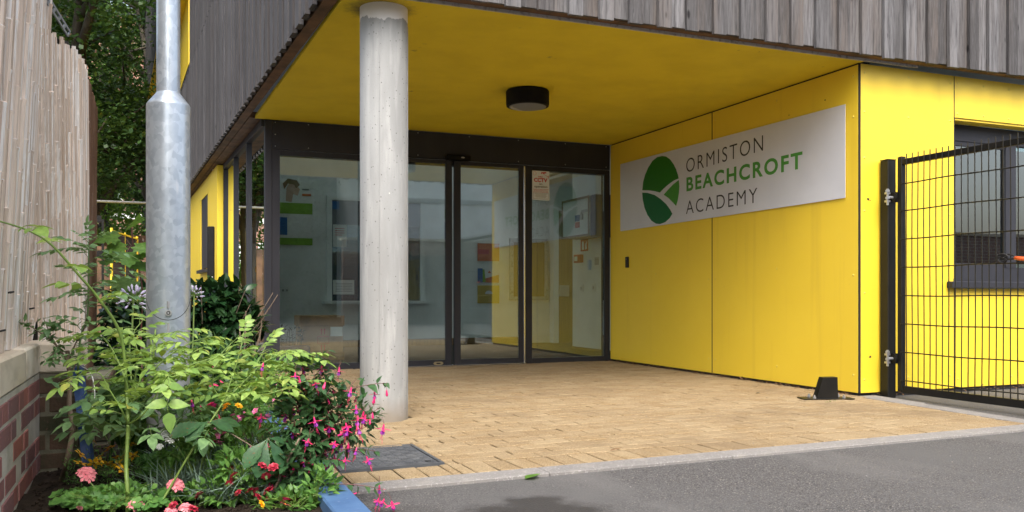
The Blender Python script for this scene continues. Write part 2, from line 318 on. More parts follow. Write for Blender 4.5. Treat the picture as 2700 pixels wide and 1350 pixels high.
# ---------------------------------------------------------------- mesh helpers
ORG = {}
class MB:
    def __init__(s): s.v = []; s.f = []; s.m = []
    def add(s, vs, fs, mi=0):
        o = len(s.v); s.v.extend([tuple(p) for p in vs]); s.f.extend([tuple(i + o for i in q) for q in fs]); s.m.extend([mi] * len(fs))
    def box(s, x0, x1, y0, y1, z0, z1, mi=0, T=None, bev=0.0):
        x0, x1 = min(x0, x1), max(x0, x1); y0, y1 = min(y0, y1), max(y0, y1); z0, z1 = min(z0, z1), max(z0, z1)
        if bev > 0:
            b = min(bev, (x1 - x0) * .45, (y1 - y0) * .45, (z1 - z0) * .45)
            xs, ys, zs = (x0, x1), (y0, y1), (z0, z1)
            vs = []; idx = {}
            for i in (0, 1):
                for j in (0, 1):
                    for k in (0, 1):
                        sx, sy, sz = (1 if i == 0 else -1), (1 if j == 0 else -1), (1 if k == 0 else -1)
                        for ax in range(3):
                            p = [xs[i] + sx * b, ys[j] + sy * b, zs[k] + sz * b]
                            p[ax] = (xs, ys, zs)[ax][(i, j, k)[ax]]
                            idx[(i, j, k, ax)] = len(vs); vs.append(p)
            fs = []
            g = lambda i, j, k, a: idx[(i, j, k, a)]
            for i in (0, 1): fs.append((g(i,0,0,0), g(i,1,0,0), g(i,1,1,0), g(i,0,1,0)))
            for j in (0, 1): fs.append((g(0,j,0,1), g(1,j,0,1), g(1,j,1,1), g(0,j,1,1)))
            for k in (0, 1): fs.append((g(0,0,k,2), g(1,0,k,2), g(1,1,k,2), g(0,1,k,2)))
            for j in (0, 1):
                for k in (0, 1): fs.append((g(0,j,k,1), g(1,j,k,1), g(1,j,k,2), g(0,j,k,2)))
            for i in (0, 1):
                for k in (0, 1): fs.append((g(i,0,k,0), g(i,1,k,0), g(i,1,k,2), g(i,0,k,2)))
            for i in (0, 1):
                for j in (0, 1): fs.append((g(i,j,0,0), g(i,j,1,0), g(i,j,1,1), g(i,j,0,1)))
            for i in (0, 1):
                for j in (0, 1):
                    for k in (0, 1): fs.append((g(i,j,k,0), g(i,j,k,1), g(i,j,k,2)))
            c = Vector(((x0 + x1) / 2, (y0 + y1) / 2, (z0 + z1) / 2)); out = []
            V = [Vector(p) for p in vs]
            for q in fs:
                n = (V[q[1]] - V[q[0]]).cross(V[q[2]] - V[q[0]]); m_ = sum((V[i] for i in q), Vector()) / len(q)
                out.append(q if n.dot(m_ - c) > 0 else q[::-1])
            if T: V = [T @ p for p in V]
            s.add(V, out, mi); return
        vs = [Vector(p) for p in ((x0,y0,z0),(x1,y0,z0),(x1,y1,z0),(x0,y1,z0),(x0,y0,z1),(x1,y0,z1),(x1,y1,z1),(x0,y1,z1))]
        if T: vs = [T @ p for p in vs]
        s.add(vs, [(0,3,2,1),(4,5,6,7),(0,1,5,4),(1,2,6,5),(2,3,7,6),(3,0,4,7)], mi)
    def tube(s, pts, radii, n=6, mi=0, cap=True):
        pts = [Vector(p) for p in pts]
        if not hasattr(radii, '__len__'): radii = [radii] * len(pts)
        vs = []; prev = None
        for i, p in enumerate(pts):
            t = (pts[min(i + 1, len(pts) - 1)] - pts[max(i - 1, 0)])
            t = t.normalized() if t.length > 1e-9 else Vector((0, 0, 1))
            if prev is None: a = t.orthogonal().normalized()
            else:
                a = prev - t * prev.dot(t); a = a.normalized() if a.length > 1e-6 else t.orthogonal().normalized()
            prev = a; b = t.cross(a)
            for k in range(n):
                an = 2 * math.pi * k / n; vs.append(p + (a * math.cos(an) + b * math.sin(an)) * radii[i])
        fs = []
        for i in range(len(pts) - 1):
            for k in range(n):
                k2 = (k + 1) % n; fs.append((i*n+k, i*n+k2, (i+1)*n+k2, (i+1)*n+k))
        if cap:
            fs.append(tuple(range(n))[::-1]); fs.append(tuple((len(pts)-1)*n + k for k in range(n)))
        s.add(vs, fs, mi)
    def lathe(s, prof, c, n=32, mi=0, jag=None):
        vs = []
        for r, z in prof:
            for k in range(n):
                a = 2 * math.pi * k / n; vs.append((c[0] + r * math.cos(a), c[1] + r * math.sin(a), c[2] + z))
        fs = []
        for i in range(len(prof) - 1):
            for k in range(n):
                k2 = (k + 1) % n; fs.append((i*n+k, i*n+k2, (i+1)*n+k2, (i+1)*n+k))
        fs.append(tuple(range(n))[::-1]); fs.append(tuple((len(prof)-1)*n + k for k in range(n)))
        s.add(vs, fs, mi)
    def ball(s, c, r, n=6, mi=0, sz=1.0):
        c = Vector(c); vs = [c + Vector((0, 0, -r * sz))]; rings = max(2, n // 2)
        for i in range(1, rings):
            ph = math.pi * i / rings - math.pi / 2
            for k in range(n):
                a = 2 * math.pi * k / n; vs.append(c + Vector((r*math.cos(ph)*math.cos(a), r*math.cos(ph)*math.sin(a), r*sz*math.sin(ph))))
        vs.append(c + Vector((0, 0, r * sz))); fs = []
        for k in range(n): fs.append((0, 1 + (k+1) % n, 1 + k))
        for i in range(rings - 2):
            for k in range(n): fs.append((1+i*n+k, 1+i*n+(k+1)%n, 1+(i+1)*n+(k+1)%n, 1+(i+1)*n+k))
        L = len(vs) - 1; b = 1 + (rings - 2) * n
        for k in range(n): fs.append((L, b + k, b + (k+1) % n))
        s.add(vs, fs, mi)
    def poly(s, pts2, o, u, v, thick, mi=0):
        """flat polygon in the plane o + a*u + b*v, extruded by thick along u x v"""
        o, u, v = Vector(o), Vector(u), Vector(v); n = u.cross(v).normalized() * thick; k = len(pts2)
        A = [o + u * a + v * b + n for a, b in pts2]; B = [p - n for p in A]
        fs = [tuple(range(k)), tuple(range(2*k-1, k-1, -1))] + [(i, k+i, k+(i+1)%k, (i+1)%k) for i in range(k)]
        s.add(A + B, fs, mi)
    def leaf(s, base, d, nrm, L, W, droop=.15, fold=.2, seg=4, prof='ell', mi=0, curl=0.0, jag=0.0, ridge=0.0):
        d = Vector(d).normalized(); nrm = Vector(nrm); side = d.cross(nrm)
        side = side.normalized() if side.length > 1e-6 else d.orthogonal().normalized(); up = side.cross(d).normalized()
        base = Vector(base); vs = []
        for i in range(seg + 1):
            t = i / seg
            if prof == 'ell': w_ = math.sin(math.pi * (t ** .85)) ** .8 if 0 < t < 1 else 0
            elif prof == 'ovate': w_ = (math.sin(math.pi * t ** .62)) ** .9 if 0 < t < 1 else 0
            elif prof == 'obov': w_ = (math.sin(math.pi * t ** 1.7)) ** .9 if 0 < t < 1 else 0
            else: w_ = (1 - t) ** .5 * min(1, .55 + 2 * t)
            w_ = max(w_, .03) * W / 2
            if jag: w_ *= 1 + rng.uniform(-jag, jag)
            c = base + d * (L * t) - up * (droop * L * t * t) + Vector((0, 0, -curl * L * t * t))
            e = up * (fold * w_ + (ridge * w_ if i % 2 else 0))
            vs += [c + side * w_ + e, c, c - side * w_ + e]
        fs = []
        for i in range(seg):
            a = i * 3; fs += [(a, a+1, a+4, a+3), (a+1, a+2, a+5, a+4)]
        s.add(vs, fs, mi)
    def build(s, name, mats, parent=None, smooth=False, origin=None):
        if not isinstance(mats, (list, tuple)): mats = [mats]
        if parent is not None: o3 = Vector(ORG[parent.name])
        elif origin is not None: o3 = Vector(origin)
        else:
            xs, ys, zs = zip(*s.v); o3 = Vector(((min(xs)+max(xs))/2, (min(ys)+max(ys))/2, min(zs)))
        me = bpy.data.meshes.new(name); me.from_pydata([(p[0]-o3.x, p[1]-o3.y, p[2]-o3.z) for p in s.v], [], s.f)
        for m_ in mats: me.materials.append(m_)
        if len(mats) > 1: me.polygons.foreach_set('material_index', s.m)
        if smooth is True: me.polygons.foreach_set('use_smooth', [True] * len(me.polygons))
        me.update()
        ob = bpy.data.objects.new(name, me); COL.objects.link(ob)
        if smooth == 'auto':
            me.polygons.foreach_set('use_smooth', [True] * len(me.polygons))
            me.set_sharp_from_angle(angle=R(35))
        if parent is not None: ob.parent = parent
        else: ob.location = o3
        ORG[ob.name] = o3
        return ob
def tag(o, label=None, cat=None, group=None, kind=None):
    if label: o['label'] = label
    if cat: o['category'] = cat
    if group: o['group'] = group
    if kind: o['kind'] = kind
    return o
def thing(name, loc, label, cat, group=None):
    o = bpy.data.objects.new(name, None); COL.objects.link(o); o.location = loc; o.empty_display_size = .1
    ORG[o.name] = Vector(loc); return tag(o, label, cat, group)
def inst(me, name, parent, loc, rot=(0, 0, 0), sc=1.0):
    o = bpy.data.objects.new(name, me); COL.objects.link(o); o.parent = parent
    o.location = Vector(loc) - ORG[parent.name]; o.rotation_euler = rot; o.scale = (sc, sc, sc); return o
_tc = {}
def textgeo(txt, offset=0.0, spacing=1.0):
    k = (txt, offset, spacing)
    if k not in _tc:
        cu = bpy.data.curves.new('lettering', 'FONT'); cu.body = txt; cu.offset = offset; cu.space_character = spacing; cu.resolution_u = 5
        ob = bpy.data.objects.new('lettering', cu); COL.objects.link(ob); bpy.context.view_layer.update()
        me = ob.evaluated_get(bpy.context.evaluated_depsgraph_get()).to_mesh()
        vs = [(p.co.x, p.co.y) for p in me.vertices]; fs = [tuple(p.vertices) for p in me.polygons]
        bpy.data.objects.remove(ob); bpy.data.curves.remove(cu)
        xs, ys = zip(*vs); x0, x1, y0, y1 = min(xs), max(xs), min(ys), max(ys)
        _tc[k] = ([((x-x0)/(x1-x0), (y-y0)/(y1-y0)) for x, y in vs], fs)
    return _tc[k]
def put_text(mb, txt, o, u, v, lift, offset=0.0, spacing=1.0, mi=0):
    """text stretched over the rectangle o, o+u, o+v, lifted off its plane"""
    o, u, v = Vector(o), Vector(u), Vector(v); n = u.cross(v).normalized() * lift
    vs, fs = textgeo(txt, offset, spacing)
    mb.add([o + u * a + v * b + n for a, b in vs], fs, mi)
def curve(p0, p1, p2, n=8):
    p0, p1, p2 = Vector(p0), Vector(p1), Vector(p2)
    return [(1-t)**2*p0 + 2*t*(1-t)*p1 + t*t*p2 for t in (i/n for i in range(n+1))]
def smoothpath(pts, sub=4):
    pts = [Vector(p) for p in pts]; P = [pts[0]*2-pts[1]] + pts + [pts[-1]*2-pts[-2]]; out = []
    for i in range(1, len(P)-2):
        for k in range(sub):
            t = k/sub; a, b, c, d = P[i-1], P[i], P[i+1], P[i+2]
            out.append(.5*((2*b)+(c-a)*t+(2*a-5*b+4*c-d)*t*t+(3*b-a-3*c+d)*t**3))
    out.append(pts[-1]); return out
def rv(a=1.0): return Vector((rng.uniform(-a, a), rng.uniform(-a, a), rng.uniform(-a, a)))
UP = Vector((0, 0, 1))
# ---------------------------------------------------------------- ground
mb = MB(); mb.add([(-150,-150,0),(150,-150,0),(150,150,0),(-150,150,0)], [(0,1,2,3)])
tag(mb.build('asphalt', M['asphalt'], origin=(0,0,0)), kind='structure')
PX0, PX1, PY0, PY1 = 0.60, 4.66, 3.338, 8.47      # paved porch floor
EX = 4.80                                         # right edging runs on from the corner of the building
mb = MB()
for (a, b, c, d) in ((PX0, 4.66, PY0 - .03, 8.6), (4.66, 4.70, 4.2, 4.755)):
    mb.add([(a,c,.0035),(b,c,.0035),(b,d,.0035),(a,d,.0035)], [(0,1,2,3)], 0)
prn = random.Random(3)
def block(x0, x1, y0, y1):
    g = .0033; z = .0125 + prn.uniform(-.0016, .0016); tx, ty = prn.uniform(-.014, .014), prn.uniform(-.018, .018)
    j = lambda: prn.uniform(-.0012, .0012)
    x0 += g + j(); x1 -= g + j(); y0 += g + j(); y1 -= g + j(); b = .005; cx, cy = (x0+x1)/2, (y0+y1)/2
    h = lambda x, y: z + (x-cx)*tx + (y-cy)*ty
    o = [(x0,y0),(x1,y0),(x1,y1),(x0,y1)]; i = [(x0+b,y0+b),(x1-b,y0+b),(x1-b,y1-b),(x0+b,y1-b)]
    vs = [(x,y,.003) for x,y in o] + [(x,y,h(x,y)-.003) for x,y in o] + [(x,y,h(x,y)) for x,y in i]
    fs = [(8,9,10,11)] + [(k,(k+1)%4,4+(k+1)%4,4+k) for k in range(4)] + [(4+k,4+(k+1)%4,8+(k+1)%4,8+k) for k in range(4)]
    mb.add(vs, fs, 1)
DR = (0.695, 1.150, 3.545, 4.055)                 # drain cover opening
def clip_block(x0, x1, y0, y1):
    lim = 4.525 + .084*((y0 + y1)/2 - 3.45)/1.165 if y1 < 4.70 else 4.66
    x1 = min(x1, lim)
    if x1 - x0 < .03: return
    a, b, c, d = DR
    if x0 < b and x1 > a and y0 < d and y1 > c:
        for q in ((x0, a, y0, y1), (b, x1, y0, y1)):
            if q[1] - q[0] > .035: block(*q)
        lo, hi = max(x0, a), min(x1, b)
        if c - y0 > .03: block(lo, hi, y0, c)
        if y1 - d > .03: block(lo, hi, d, y1)
        return
    if (x0 - 1.22)**2 < .1 and abs((x0+x1)/2 - 1.22) < .12 and abs((y0+y1)/2 - 4.965) < .09: return
    block(x0, x1, y0, y1)
y = PY0 + .212
x = PX0
while x < EX: clip_block(x, x + .1015, PY0 + .002, PY0 + .210); x += .1015      # header course along the edging
row = 0
while y < PY1 - .03:
    x = PX0 - (.1 if row % 2 else 0)
    while x < EX: clip_block(max(x, PX0), x + .2, y, min(y + .1005, PY1)); x += .2
    y += .1005; row += 1
for k, (vx, vy, vz) in enumerate(mb.v):
    mb.v[k] = (vx, vy + .0266*(vx - 2.5)*max(0, 1 - (vy - 3.2)/4), vz)
pav = mb.build('paving', [M['sand'], M['block']], origin=(0,0,0)); tag(pav, kind='structure')
mb = MB()
x = .56
while x < 4.78:
    x1 = min(x + .915, 4.80); mb.box(x + .0015, x1 - .0015, PY0 - .128, PY0 - .003, -.05, .0135, bev=.003); x += .915
mbr = mb
y = PY0 + .0
while y < 4.75:
    y1 = min(y + .915, 4.752); e0 = 4.525 + .0721*(y - 3.45); e1 = 4.525 + .0721*(y1 - 3.45); w0 = .145 + .045*(y - 3.45)/1.2
    q0 = len(mbr.v); mbr.box(0, 1, y + .0015, y1 - .0015, -.05, .0140, bev=.003)
    for k in range(q0, len(mbr.v)):
        vx, vy, vz = mbr.v[k]; f_ = (vy - y)/(y1 - y); mbr.v[k] = (e0 + (e1 - e0)*f_ + vx*w0 if .1 < vx < .9 or True else vx, vy, vz)
    y += .915
for k, (vx, vy, vz) in enumerate(mb.v):
    mb.v[k] = (vx, vy + .0266*(vx - 2.5)*max(0, 1 - (vy - 3.2)/4), vz)
tag(mb.build('kerb', M['kerb'], origin=(0,0,0)), kind='structure')

# ---------------------------------------------------------------- the school building
B = thing('school_building', (2.8, 8.45, 0), 'grey timber clad building with a bright yellow entrance porch and dark glazed doors', 'building')
WX, FY, GY, CZ = 4.65, 4.78, 8.45, 2.40
def rivets(mb, pts, n, r=.0095):
    n = Vector(n)
    for p in pts:
        p = Vector(p); a = n.orthogonal().normalized(); b = n.cross(a); vs = [p + n * .004]
        for k in range(8): vs.append(p + (a*math.cos(k*math.pi/4) + b*math.sin(k*math.pi/4))*r*.6 + n*.0035)
        for k in range(8): vs.append(p + (a*math.cos(k*math.pi/4) + b*math.sin(k*math.pi/4))*r)
        mb.add(vs, [(0, 1+k, 1+(k+1)%8) for k in range(8)] + [(1+k, 9+k, 9+(k+1)%8, 1+(k+1)%8) for k in range(8)], 1)
YM = [M['yellow'], M['rivet'], M['dark']]
def chips(mb, pts, n):
    n = Vector(n); a = UP; b = n.cross(a)
    for p, r in pts:
        p = Vector(p) + n*.0006; k = 6
        mb.add([p + (a*math.cos(i)*rng.uniform(.5,1.1) + b*math.sin(i)*rng.uniform(.5,1.3))*r for i in range(k)], [tuple(range(k))], 2)
# side wall of the porch: two panels
for y0, y1, ch in ((6.556, 8.438, ()), (4.792, 6.543, (((WX, 5.12, 2.20), .010), ((WX, 5.52, 2.165), .006)))):
    mb = MB(); mb.box(WX, WX + .01, y0, y1, .034, 2.386, bev=.001)
    zs = [.16, .55, .95, 1.35, 1.75, 2.05, 2.32]
    rivets(mb, [(WX, yy, z) for yy in (y0 + .045, y1 - .045) for z in (.16, .88, 2.02, 2.31)] + [(WX, (y0+y1)/2, z) for z in (.16, .95, 2.31)], (-1,0,0))
    chips(mb, ch, (-1,0,0)); mb.build('wall_panel', YM, B)
# front wall panels right of the porch
mb = MB(); mb.box(4.666, 5.576, FY, FY + .01, .034, 2.392, bev=.001)
rivets(mb, [(x, FY, z) for x in (4.70, 5.54) for z in (.13, .75, 1.34, 1.72, 2.05, 2.33)] + [(5.12, FY, z) for z in (.13, 2.04, 2.335)], (0,-1,0))
chips(mb, [((4.735, FY, 1.425), .014), ((4.75, FY, 1.415), .006), ((4.752, FY, .29), .012)], (0,-1,0)); mb.build('wall_panel', YM, B)
mb = MB(); mb.box(5.586, 7.8, FY, FY + .01, 2.078, 2.392, bev=.001)
rivets(mb, [(x, FY, z) for x in (5.615, 5.89, 6.165, 6.7, 7.3) for z in (2.11, 2.34)], (0,-1,0)); mb.build('wall_panel', YM, B)
mb = MB(); mb.box(5.586, 7.8, FY, FY + .01, .036, .785, bev=.001)
rivets(mb, [(x, FY, z) for x in (5.62, 6.2, 6.8) for z in (.10, .74)], (0,-1,0)); mb.build('wall_panel', YM, B)
# dark structure behind the panels (shows in the joints and along the foot)
mb = MB(); mb.box(WX + .014, WX + .12, 4.80, 8.43, .0, 2.412); mb.box(WX + .125, 5.56, FY + .016, 4.92, 0, 2.394); mb.box(5.561, 9, FY + .016, 4.92, 0, .785); mb.box(5.561, 9, FY + .018, 4.92, 2.10, 2.394)
mb.build('plinth', M['dark'], B)
for q in ((WX + .0002, WX + .012, 6.5435, 6.5555, .034, 2.386), (WX + .0012, WX + .012, 4.7805, 4.7915, .034, 2.39), (4.6625, 4.6655, FY + .0012, FY + .012, .034, 2.39), (5.5765, 5.5855, FY + .0012, FY + .012, .034, 2.39)):
    mb = MB(); mb.box(*q); mb.build('joint_gasket', M['dark'], B)
# ceiling of the porch
mb = MB(); mb.add([(.975, 4.735, CZ), (WX + .02, 4.735, CZ), (WX + .02, 8.46, CZ), (.865, 8.46, CZ), (.975, 4.735, CZ + .03), (WX + .02, 4.735, CZ + .03), (WX + .02, 8.46, CZ + .03), (.865, 8.46, CZ + .03)],
   [(0,1,2,3), (7,6,5,4), (0,4,5,1), (1,5,6,2), (2,6,7,3), (3,7,4,0)]); mb.build('porch_ceiling', M['soffit'], B)
mb = MB(); mb.box(.97, WX + .5, 4.722, 4.733, CZ - .006, CZ + .02); mb.build('ceiling_trim', M['trim'], B)
# timber cladding: front
mb = MB(); crn = random.Random(11)
x = .845; k = 0
while x < 9.2:
    wd = (.112 if k % 2 else .092) + crn.uniform(-.004, .004)
    for z0, z1 in ((2.40, 4.10), (4.112, 7.2), (7.212, 10.4)):
        if k % 2: mb.box(x - .004, x + wd + .004, 4.633 + crn.uniform(-.002, .002), 4.655, z0 + .012 + crn.uniform(-.004,.004), z1, bev=.002)
        else: mb.box(x - .001, x + wd + .001, 4.605 + crn.uniform(-.003, .003), 4.632, z0 - .004 + crn.uniform(-.004, .004), z1, bev=.002)
    x += wd; k += 1
mb.build('front_cladding', M['timber'], B)
mb = MB(); mb.box(.90, 9.2, 4.656, 4.72, 2.412, 2.47); mb.build('cladding_batten', M['brownwood'], B)
# side facade frame of reference: s along the wall away from the street, t inwards
SD = Vector((-.0419, .9991, 0)).normalized(); SN = Vector((SD.y, -SD.x, 0)); SO = Vector((.844, 4.60, 0))
TS = Matrix(((SD.x, SN.x, 0, SO.x), (SD.y, SN.y, 0, SO.y), (0, 0, 1, 0), (0, 0, 0, 1)))
OPW = (9.1, 25.8, 4.18, 7.0)                      # long upper opening with its yellow lining
mb = MB(); s = .02; k = 0
while s < 30.2:
    wd = .098 + crn.uniform(-.004, .004)
    for z0, z1 in ((2.40, 4.10), (4.112, 7.2), (7.212, 10.4)):
        spans = [(z0, z1)]
        if OPW[0] < s + wd/2 < OPW[1]:
            spans = [(a, b) for a, b in ((z0, min(z1, OPW[2])), (max(z0, OPW[3]), z1)) if b - a > .05]
        for a, b in spans:
            if k % 2: mb.box(s + .001, s + wd - .001, .030 + crn.uniform(-.002, .002), .052, a + .02, b, T=TS)
            else: mb.box(s - .008, s + wd + .008, crn.uniform(-.003, .003), .028, a - .004 + crn.uniform(-.004, .004), b, T=TS)
    s += wd; k += 1
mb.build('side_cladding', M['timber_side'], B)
mb = MB(); mb.box(.05, 30.2, .054, .128, 2.41, 2.47, T=TS); mb.box(3.85, 30.2, .132, .40, 2.404, 2.46, T=TS); mb.build('side_soffit', M['brownwood'], B)
mb = MB(); a, b, c, d = OPW                       # lining of the upper opening
mb.box(a - .02, a + .004, -.012, .40, c, d, T=TS); mb.box(b - .004, b + .02, -.012, .40, c, d, T=TS)
mb.box(a, b, -.012, .40, c - .02, c + .003, T=TS); mb.box(a, b, -.012, .40, d - .003, d + .02, T=TS); mb.box(a, b, .40, .42, c, d, T=TS)
mb.build('window_lining', M['yellow'], B)
# wall core above the porch and the roof edge
mb = MB(); mb.box(.95, 9.2, 4.665, 4.72, 2.475, 10.3); mb.box(.13, 30.2, .06, .13, 2.475, 4.15, T=TS); mb.box(.13, 30.2, .06, .13, 7.05, 10.3, T=TS)
mb.box(.13, 9.0, .06, .13, 4.15, 7.05, T=TS); mb.box(25.85, 30.2, .06, .13, 4.15, 7.05, T=TS); mb.build('wall_core', M['dark'], B)
mb = MB(); mb.box(-.03, 4.8, -.03, 8.4, 10.40, 10.5, T=TS); mb.box(7.5, 30.25, -.03, 8.4, 10.40, 10.5, T=TS); mb.box(4.805, 7.495, -.03, .30, 10.40, 10.5, T=TS); mb.box(4.805, 7.495, 6.9, 8.4, 10.40, 10.5, T=TS); rf = mb.build('roof', M['anth'], B)
mb = MB(); mb.box(4.81, 7.49, .31, 6.89, 10.43, 10.44, T=TS); mb.build('added_rooflight', M['glass'], rf)  # roof opening added out of view to bring daylight into the lobby
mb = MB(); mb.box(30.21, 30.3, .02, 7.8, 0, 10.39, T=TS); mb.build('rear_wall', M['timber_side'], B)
# lower side wall: yellow panels with a small window, return next to the glazing
mb = MB(); sj = [6.97, 8.18]
def spanel(s0, s1, z0, z1): mb.box(s0, s1, .17, .18, z0, z1, T=TS)
for i, (s0, s1) in enumerate(((6.985, 8.16), (9.20, 10.4), (10.41, 11.6), (11.61, 14.0), (14.01, 18), (18.01, 24), (24.01, 30.2))): spanel(s0, s1, .04, 2.39)
spanel(8.165, 9.195, .04, 1.115); spanel(8.165, 9.195, 2.155, 2.39)
mb.build('side_wall_panels', M['yellow'], B)
mb = MB(); mb.box(6.97, 6.98, .17, .42, .04, 2.39, T=TS)
rivets(mb, [TS @ Vector((6.97, t, z)) for t in (.205,) for z in (.3, .78, 1.3, 1.82, 2.3)], (.04,-1,0)); mb.build('return_panel', YM, B)
mb = MB(); mb.box(6.99, 30.2, .19, .3, 0, 2.395, T=TS); mb.box(8.17, 8.176, .182, .30, 1.12, 2.15, T=TS); mb.build('side_wall_core', M['dark'], B)
mb = MB(); mb.box(9.17, 9.19, .165, .34, 1.12, 2.15, T=TS); mb.build('window_jamb', M['yellow'], B)
f = MB(); f.box(8.19, 9.17, .178, .186, 1.13, 2.145, T=TS); wf = f.build('side_window', M['anth'], B)
f = MB(); f.box(8.14, 9.22, .11, .175, 1.06, 1.105, T=TS); f.build('window_sill', M['anth'], wf)
# glazed side of the lobby
def S(s, t, z): return TS @ Vector((s, t, z))
gt = .272
mb = MB(); mb.box(3.865, 6.965, gt - .03, gt + .05, 2.335, 2.40, T=TS); mb.box(3.865, 6.965, gt - .03, gt + .05, 0, .07, T=TS)
for s0 in (4.89, 5.93): mb.box(s0 - .02, s0 + .02, gt - .028, gt + .05, .07, 2.335, T=TS)
mb.box(6.925, 6.965, gt - .028, gt + .05, .07, 2.335, T=TS)
sg = mb.build('side_glazing', M['anth'], B)
for s0, s1 in ((3.90, 4.868), (4.912, 5.908), (5.952, 6.923)):
    g = MB(); g.box(s0, s1, gt, gt + .012, .072, 2.333, T=TS); g.build('glass_pane', M['glass'], sg)
# entrance screen
mb = MB()
mb.box(.955, 1.020, GY - .004, GY + .10, 0, 2.397, bev=.003); mb.box(1.0205, 1.093, GY + .002, GY + .10, 0, 2.397)
mb.box(1.094, 4.648, GY + .004, GY + .10, 2.068, 2.118)
mb.box(1.094, 2.03, GY + .004, GY + .09, 0.004, .072); mb.box(1.99, 2.03, GY + .006, GY + .09, .073, 2.067)
mb.box(3.622, 3.705, GY - .012, GY + .09, 0.004, 2.115, bev=.003); mb.box(4.588, 4.648, GY + .003, GY + .09, 0.004, 2.067)
mb.box(3.706, 4.587, GY + .004, GY + .09, .004, .064)
es = mb.build('entrance_screen', M['anth'], B)
mb = MB(); mb.box(1.023, 4.647, GY - .003, GY + .02, 2.121, 2.396, bev=.0015); rivets(mb, [(x, GY - .003, z) for x in (1.05, 1.36, 1.9, 2.45, 3.0, 3.55, 4.1, 4.6) for z in (2.15, 2.375)] + [(1.05, GY - .003, 2.26)], (0,-1,0), .005); mb.build('fascia_panel', [M['anth'], M['steel']], B)
for x0, x1 in ((1.094, 1.989), (3.707, 4.586)):
    g = MB(); g.box(x0, x1, GY + .03, GY + .042, .066, 2.066); g.build('glass_pane', M['glass'], es)
def slider(x0, x1, lead, yo):
    f = MB(); y0, y1 = GY - .03 + yo, GY + .004 + yo
    f.box(x0, x0 + .07, y0, y1, .012, 2.112, bev=.003); f.box(x1 - .07, x1, y0, y1, .012, 2.112, bev=.003)
    f.box(x0 + .071, x1 - .071, y0 + .001, y1, .012, .078, bev=.002); f.box(x0 + .071, x1 - .071, y0 + .001, y1, 2.075, 2.112)
    d = f.build('sliding_door', M['anth'], B)
    g = MB(); g.box(x0 + .071, x1 - .071, y0 + .012, y0 + .022, .079, 2.074); g.build('glass_pane', M['glass'], d)
    return d
d1 = slider(1.86, 2.802, 1, -.004); d2 = slider(2.828, 3.615, 0, .0)
f = MB(); f.box(2.79, 2.8, GY - .038, GY - .0345, .012, 2.11); f.build('brush_seal', M['dark'], d1)
f = MB()
oval = [(.032*math.cos(i*math.pi/8) + (.02 if math.cos(i*math.pi/8) > 0 else -.02), .017*math.sin(i*math.pi/8)) for i in range(16)]
f.poly(oval, (2.655, GY - .035, .045), (1,0,0), (0,0,1), .004); f.build('lock_cover', M['brass'], d1)
f = MB(); f.poly([(x*.45, z*.4) for x, z in oval], (2.655, GY - .0395, .045), (1,0,0), (0,0,1), .003); f.build('keyhole', M['dark'], d1)
f = MB(); f.box(3.60, 3.618, GY - .034, GY - .028, .02, 2.10, bev=.002); f.build('edge_strip', M['alu'], d2)
mb = MB(); mb.box(1.9, 3.62, GY - .05, GY + .02, .0165, .024); mb.build('threshold', M['alu'], B)
# column
mb = MB(); n = 64; mb.lathe([(.138, -.02), (.138, .5), (.138, 1.2), (.138, 1.9), (.1385, 2.401)], (1.232, 4.958, 0), n)
co = mb.build('column', M['concrete'], B, smooth='auto')
mb = MB()
for an in (-114, -20, 150):
    a = R(an); c = Vector((1.232 + .1385*math.cos(a), 4.958 + .1385*math.sin(a), 0)); mb.tube([c + UP*.0, c + UP*2.30], .0022, 5)
mb.build('mould_seam', M['concrete'], co)
# window in the front wall
WT, WB = 2.078, .845
mb = MB(); mb.box(5.60, 7.8, FY + .011, 4.905, 2.062, 2.077); mb.build('window_head', M['yellow'], B)
mb = MB()
mb.box(5.585, 7.8, 4.905, 4.96, 1.935, 2.061); mb.box(5.585, 7.8, 4.905, 4.96, .862, .955); mb.box(5.585, 5.64, 4.905, 4.96, .955, 1.935)
mb.box(6.285, 6.40, 4.900, 4.96, .955, 1.935); mb.box(7.1, 7.2, 4.905, 4.96, .955, 1.935)
mb.box(5.64, 6.285, 4.912, 4.95, .955, .985); mb.box(5.64, 6.285, 4.912, 4.95, 1.90, 1.935)
wf = mb.build('window_frame', M['anth'], B)
for x0, x1 in ((5.641, 6.284), (6.401, 7.099)):
    g = MB(); g.box(x0, x1, 4.925, 4.937, .986, 1.899); g.build('glass_pane', M['wglass'], wf)
f = MB(); f.box(5.57, 7.8, FY + .0, 4.904, .838, .860); f.box(5.50, 7.8, FY - .055, FY - .001, .788, .838, bev=.004); f.build('window_sill', M['anth'], wf)
# ---- lobby interior
mb = MB(); mb.box(.84, 6.3, GY + .11, 13.0, -.02, .012); mb.build('lobby_floor', M['floor_in'], B)
mb = MB(); mb.box(.70, 7.5, 12.1, 12.2, .012, 10.35); mb.box(5.3, 5.38, 9.5, 10.69, .012, 2.6); mb.box(5.31, 7.41, 9.38, 12.09, 2.5, 2.6); mb.box(.9, 7.41, 9.28, 9.37, 2.47, 10.35); mb.box(.82, .9, 9.30, 12.09, 2.47, 10.35); mb.box(5.0, 5.38, 8.56, 8.7, 0, 2.6); mb.build('lobby_wall', M['white'], B)  # the upper walls form an unseen light well, added to brighten the lobby
mb = MB(); mb.box(6.28, 6.29, 8.6, 12.09, 0.012, 2.49); mb.build('added_corridor_pane', M['glass'], B)  # glass in place of a wall, added to brighten the lobby
mb = MB(); mb.box(7.42, 7.43, 9.38, 12.09, 2.61, 10.35); mb.build('added_atrium_pane', M['glass'], B)  # unseen glazed side of the light well, added to let in more sky
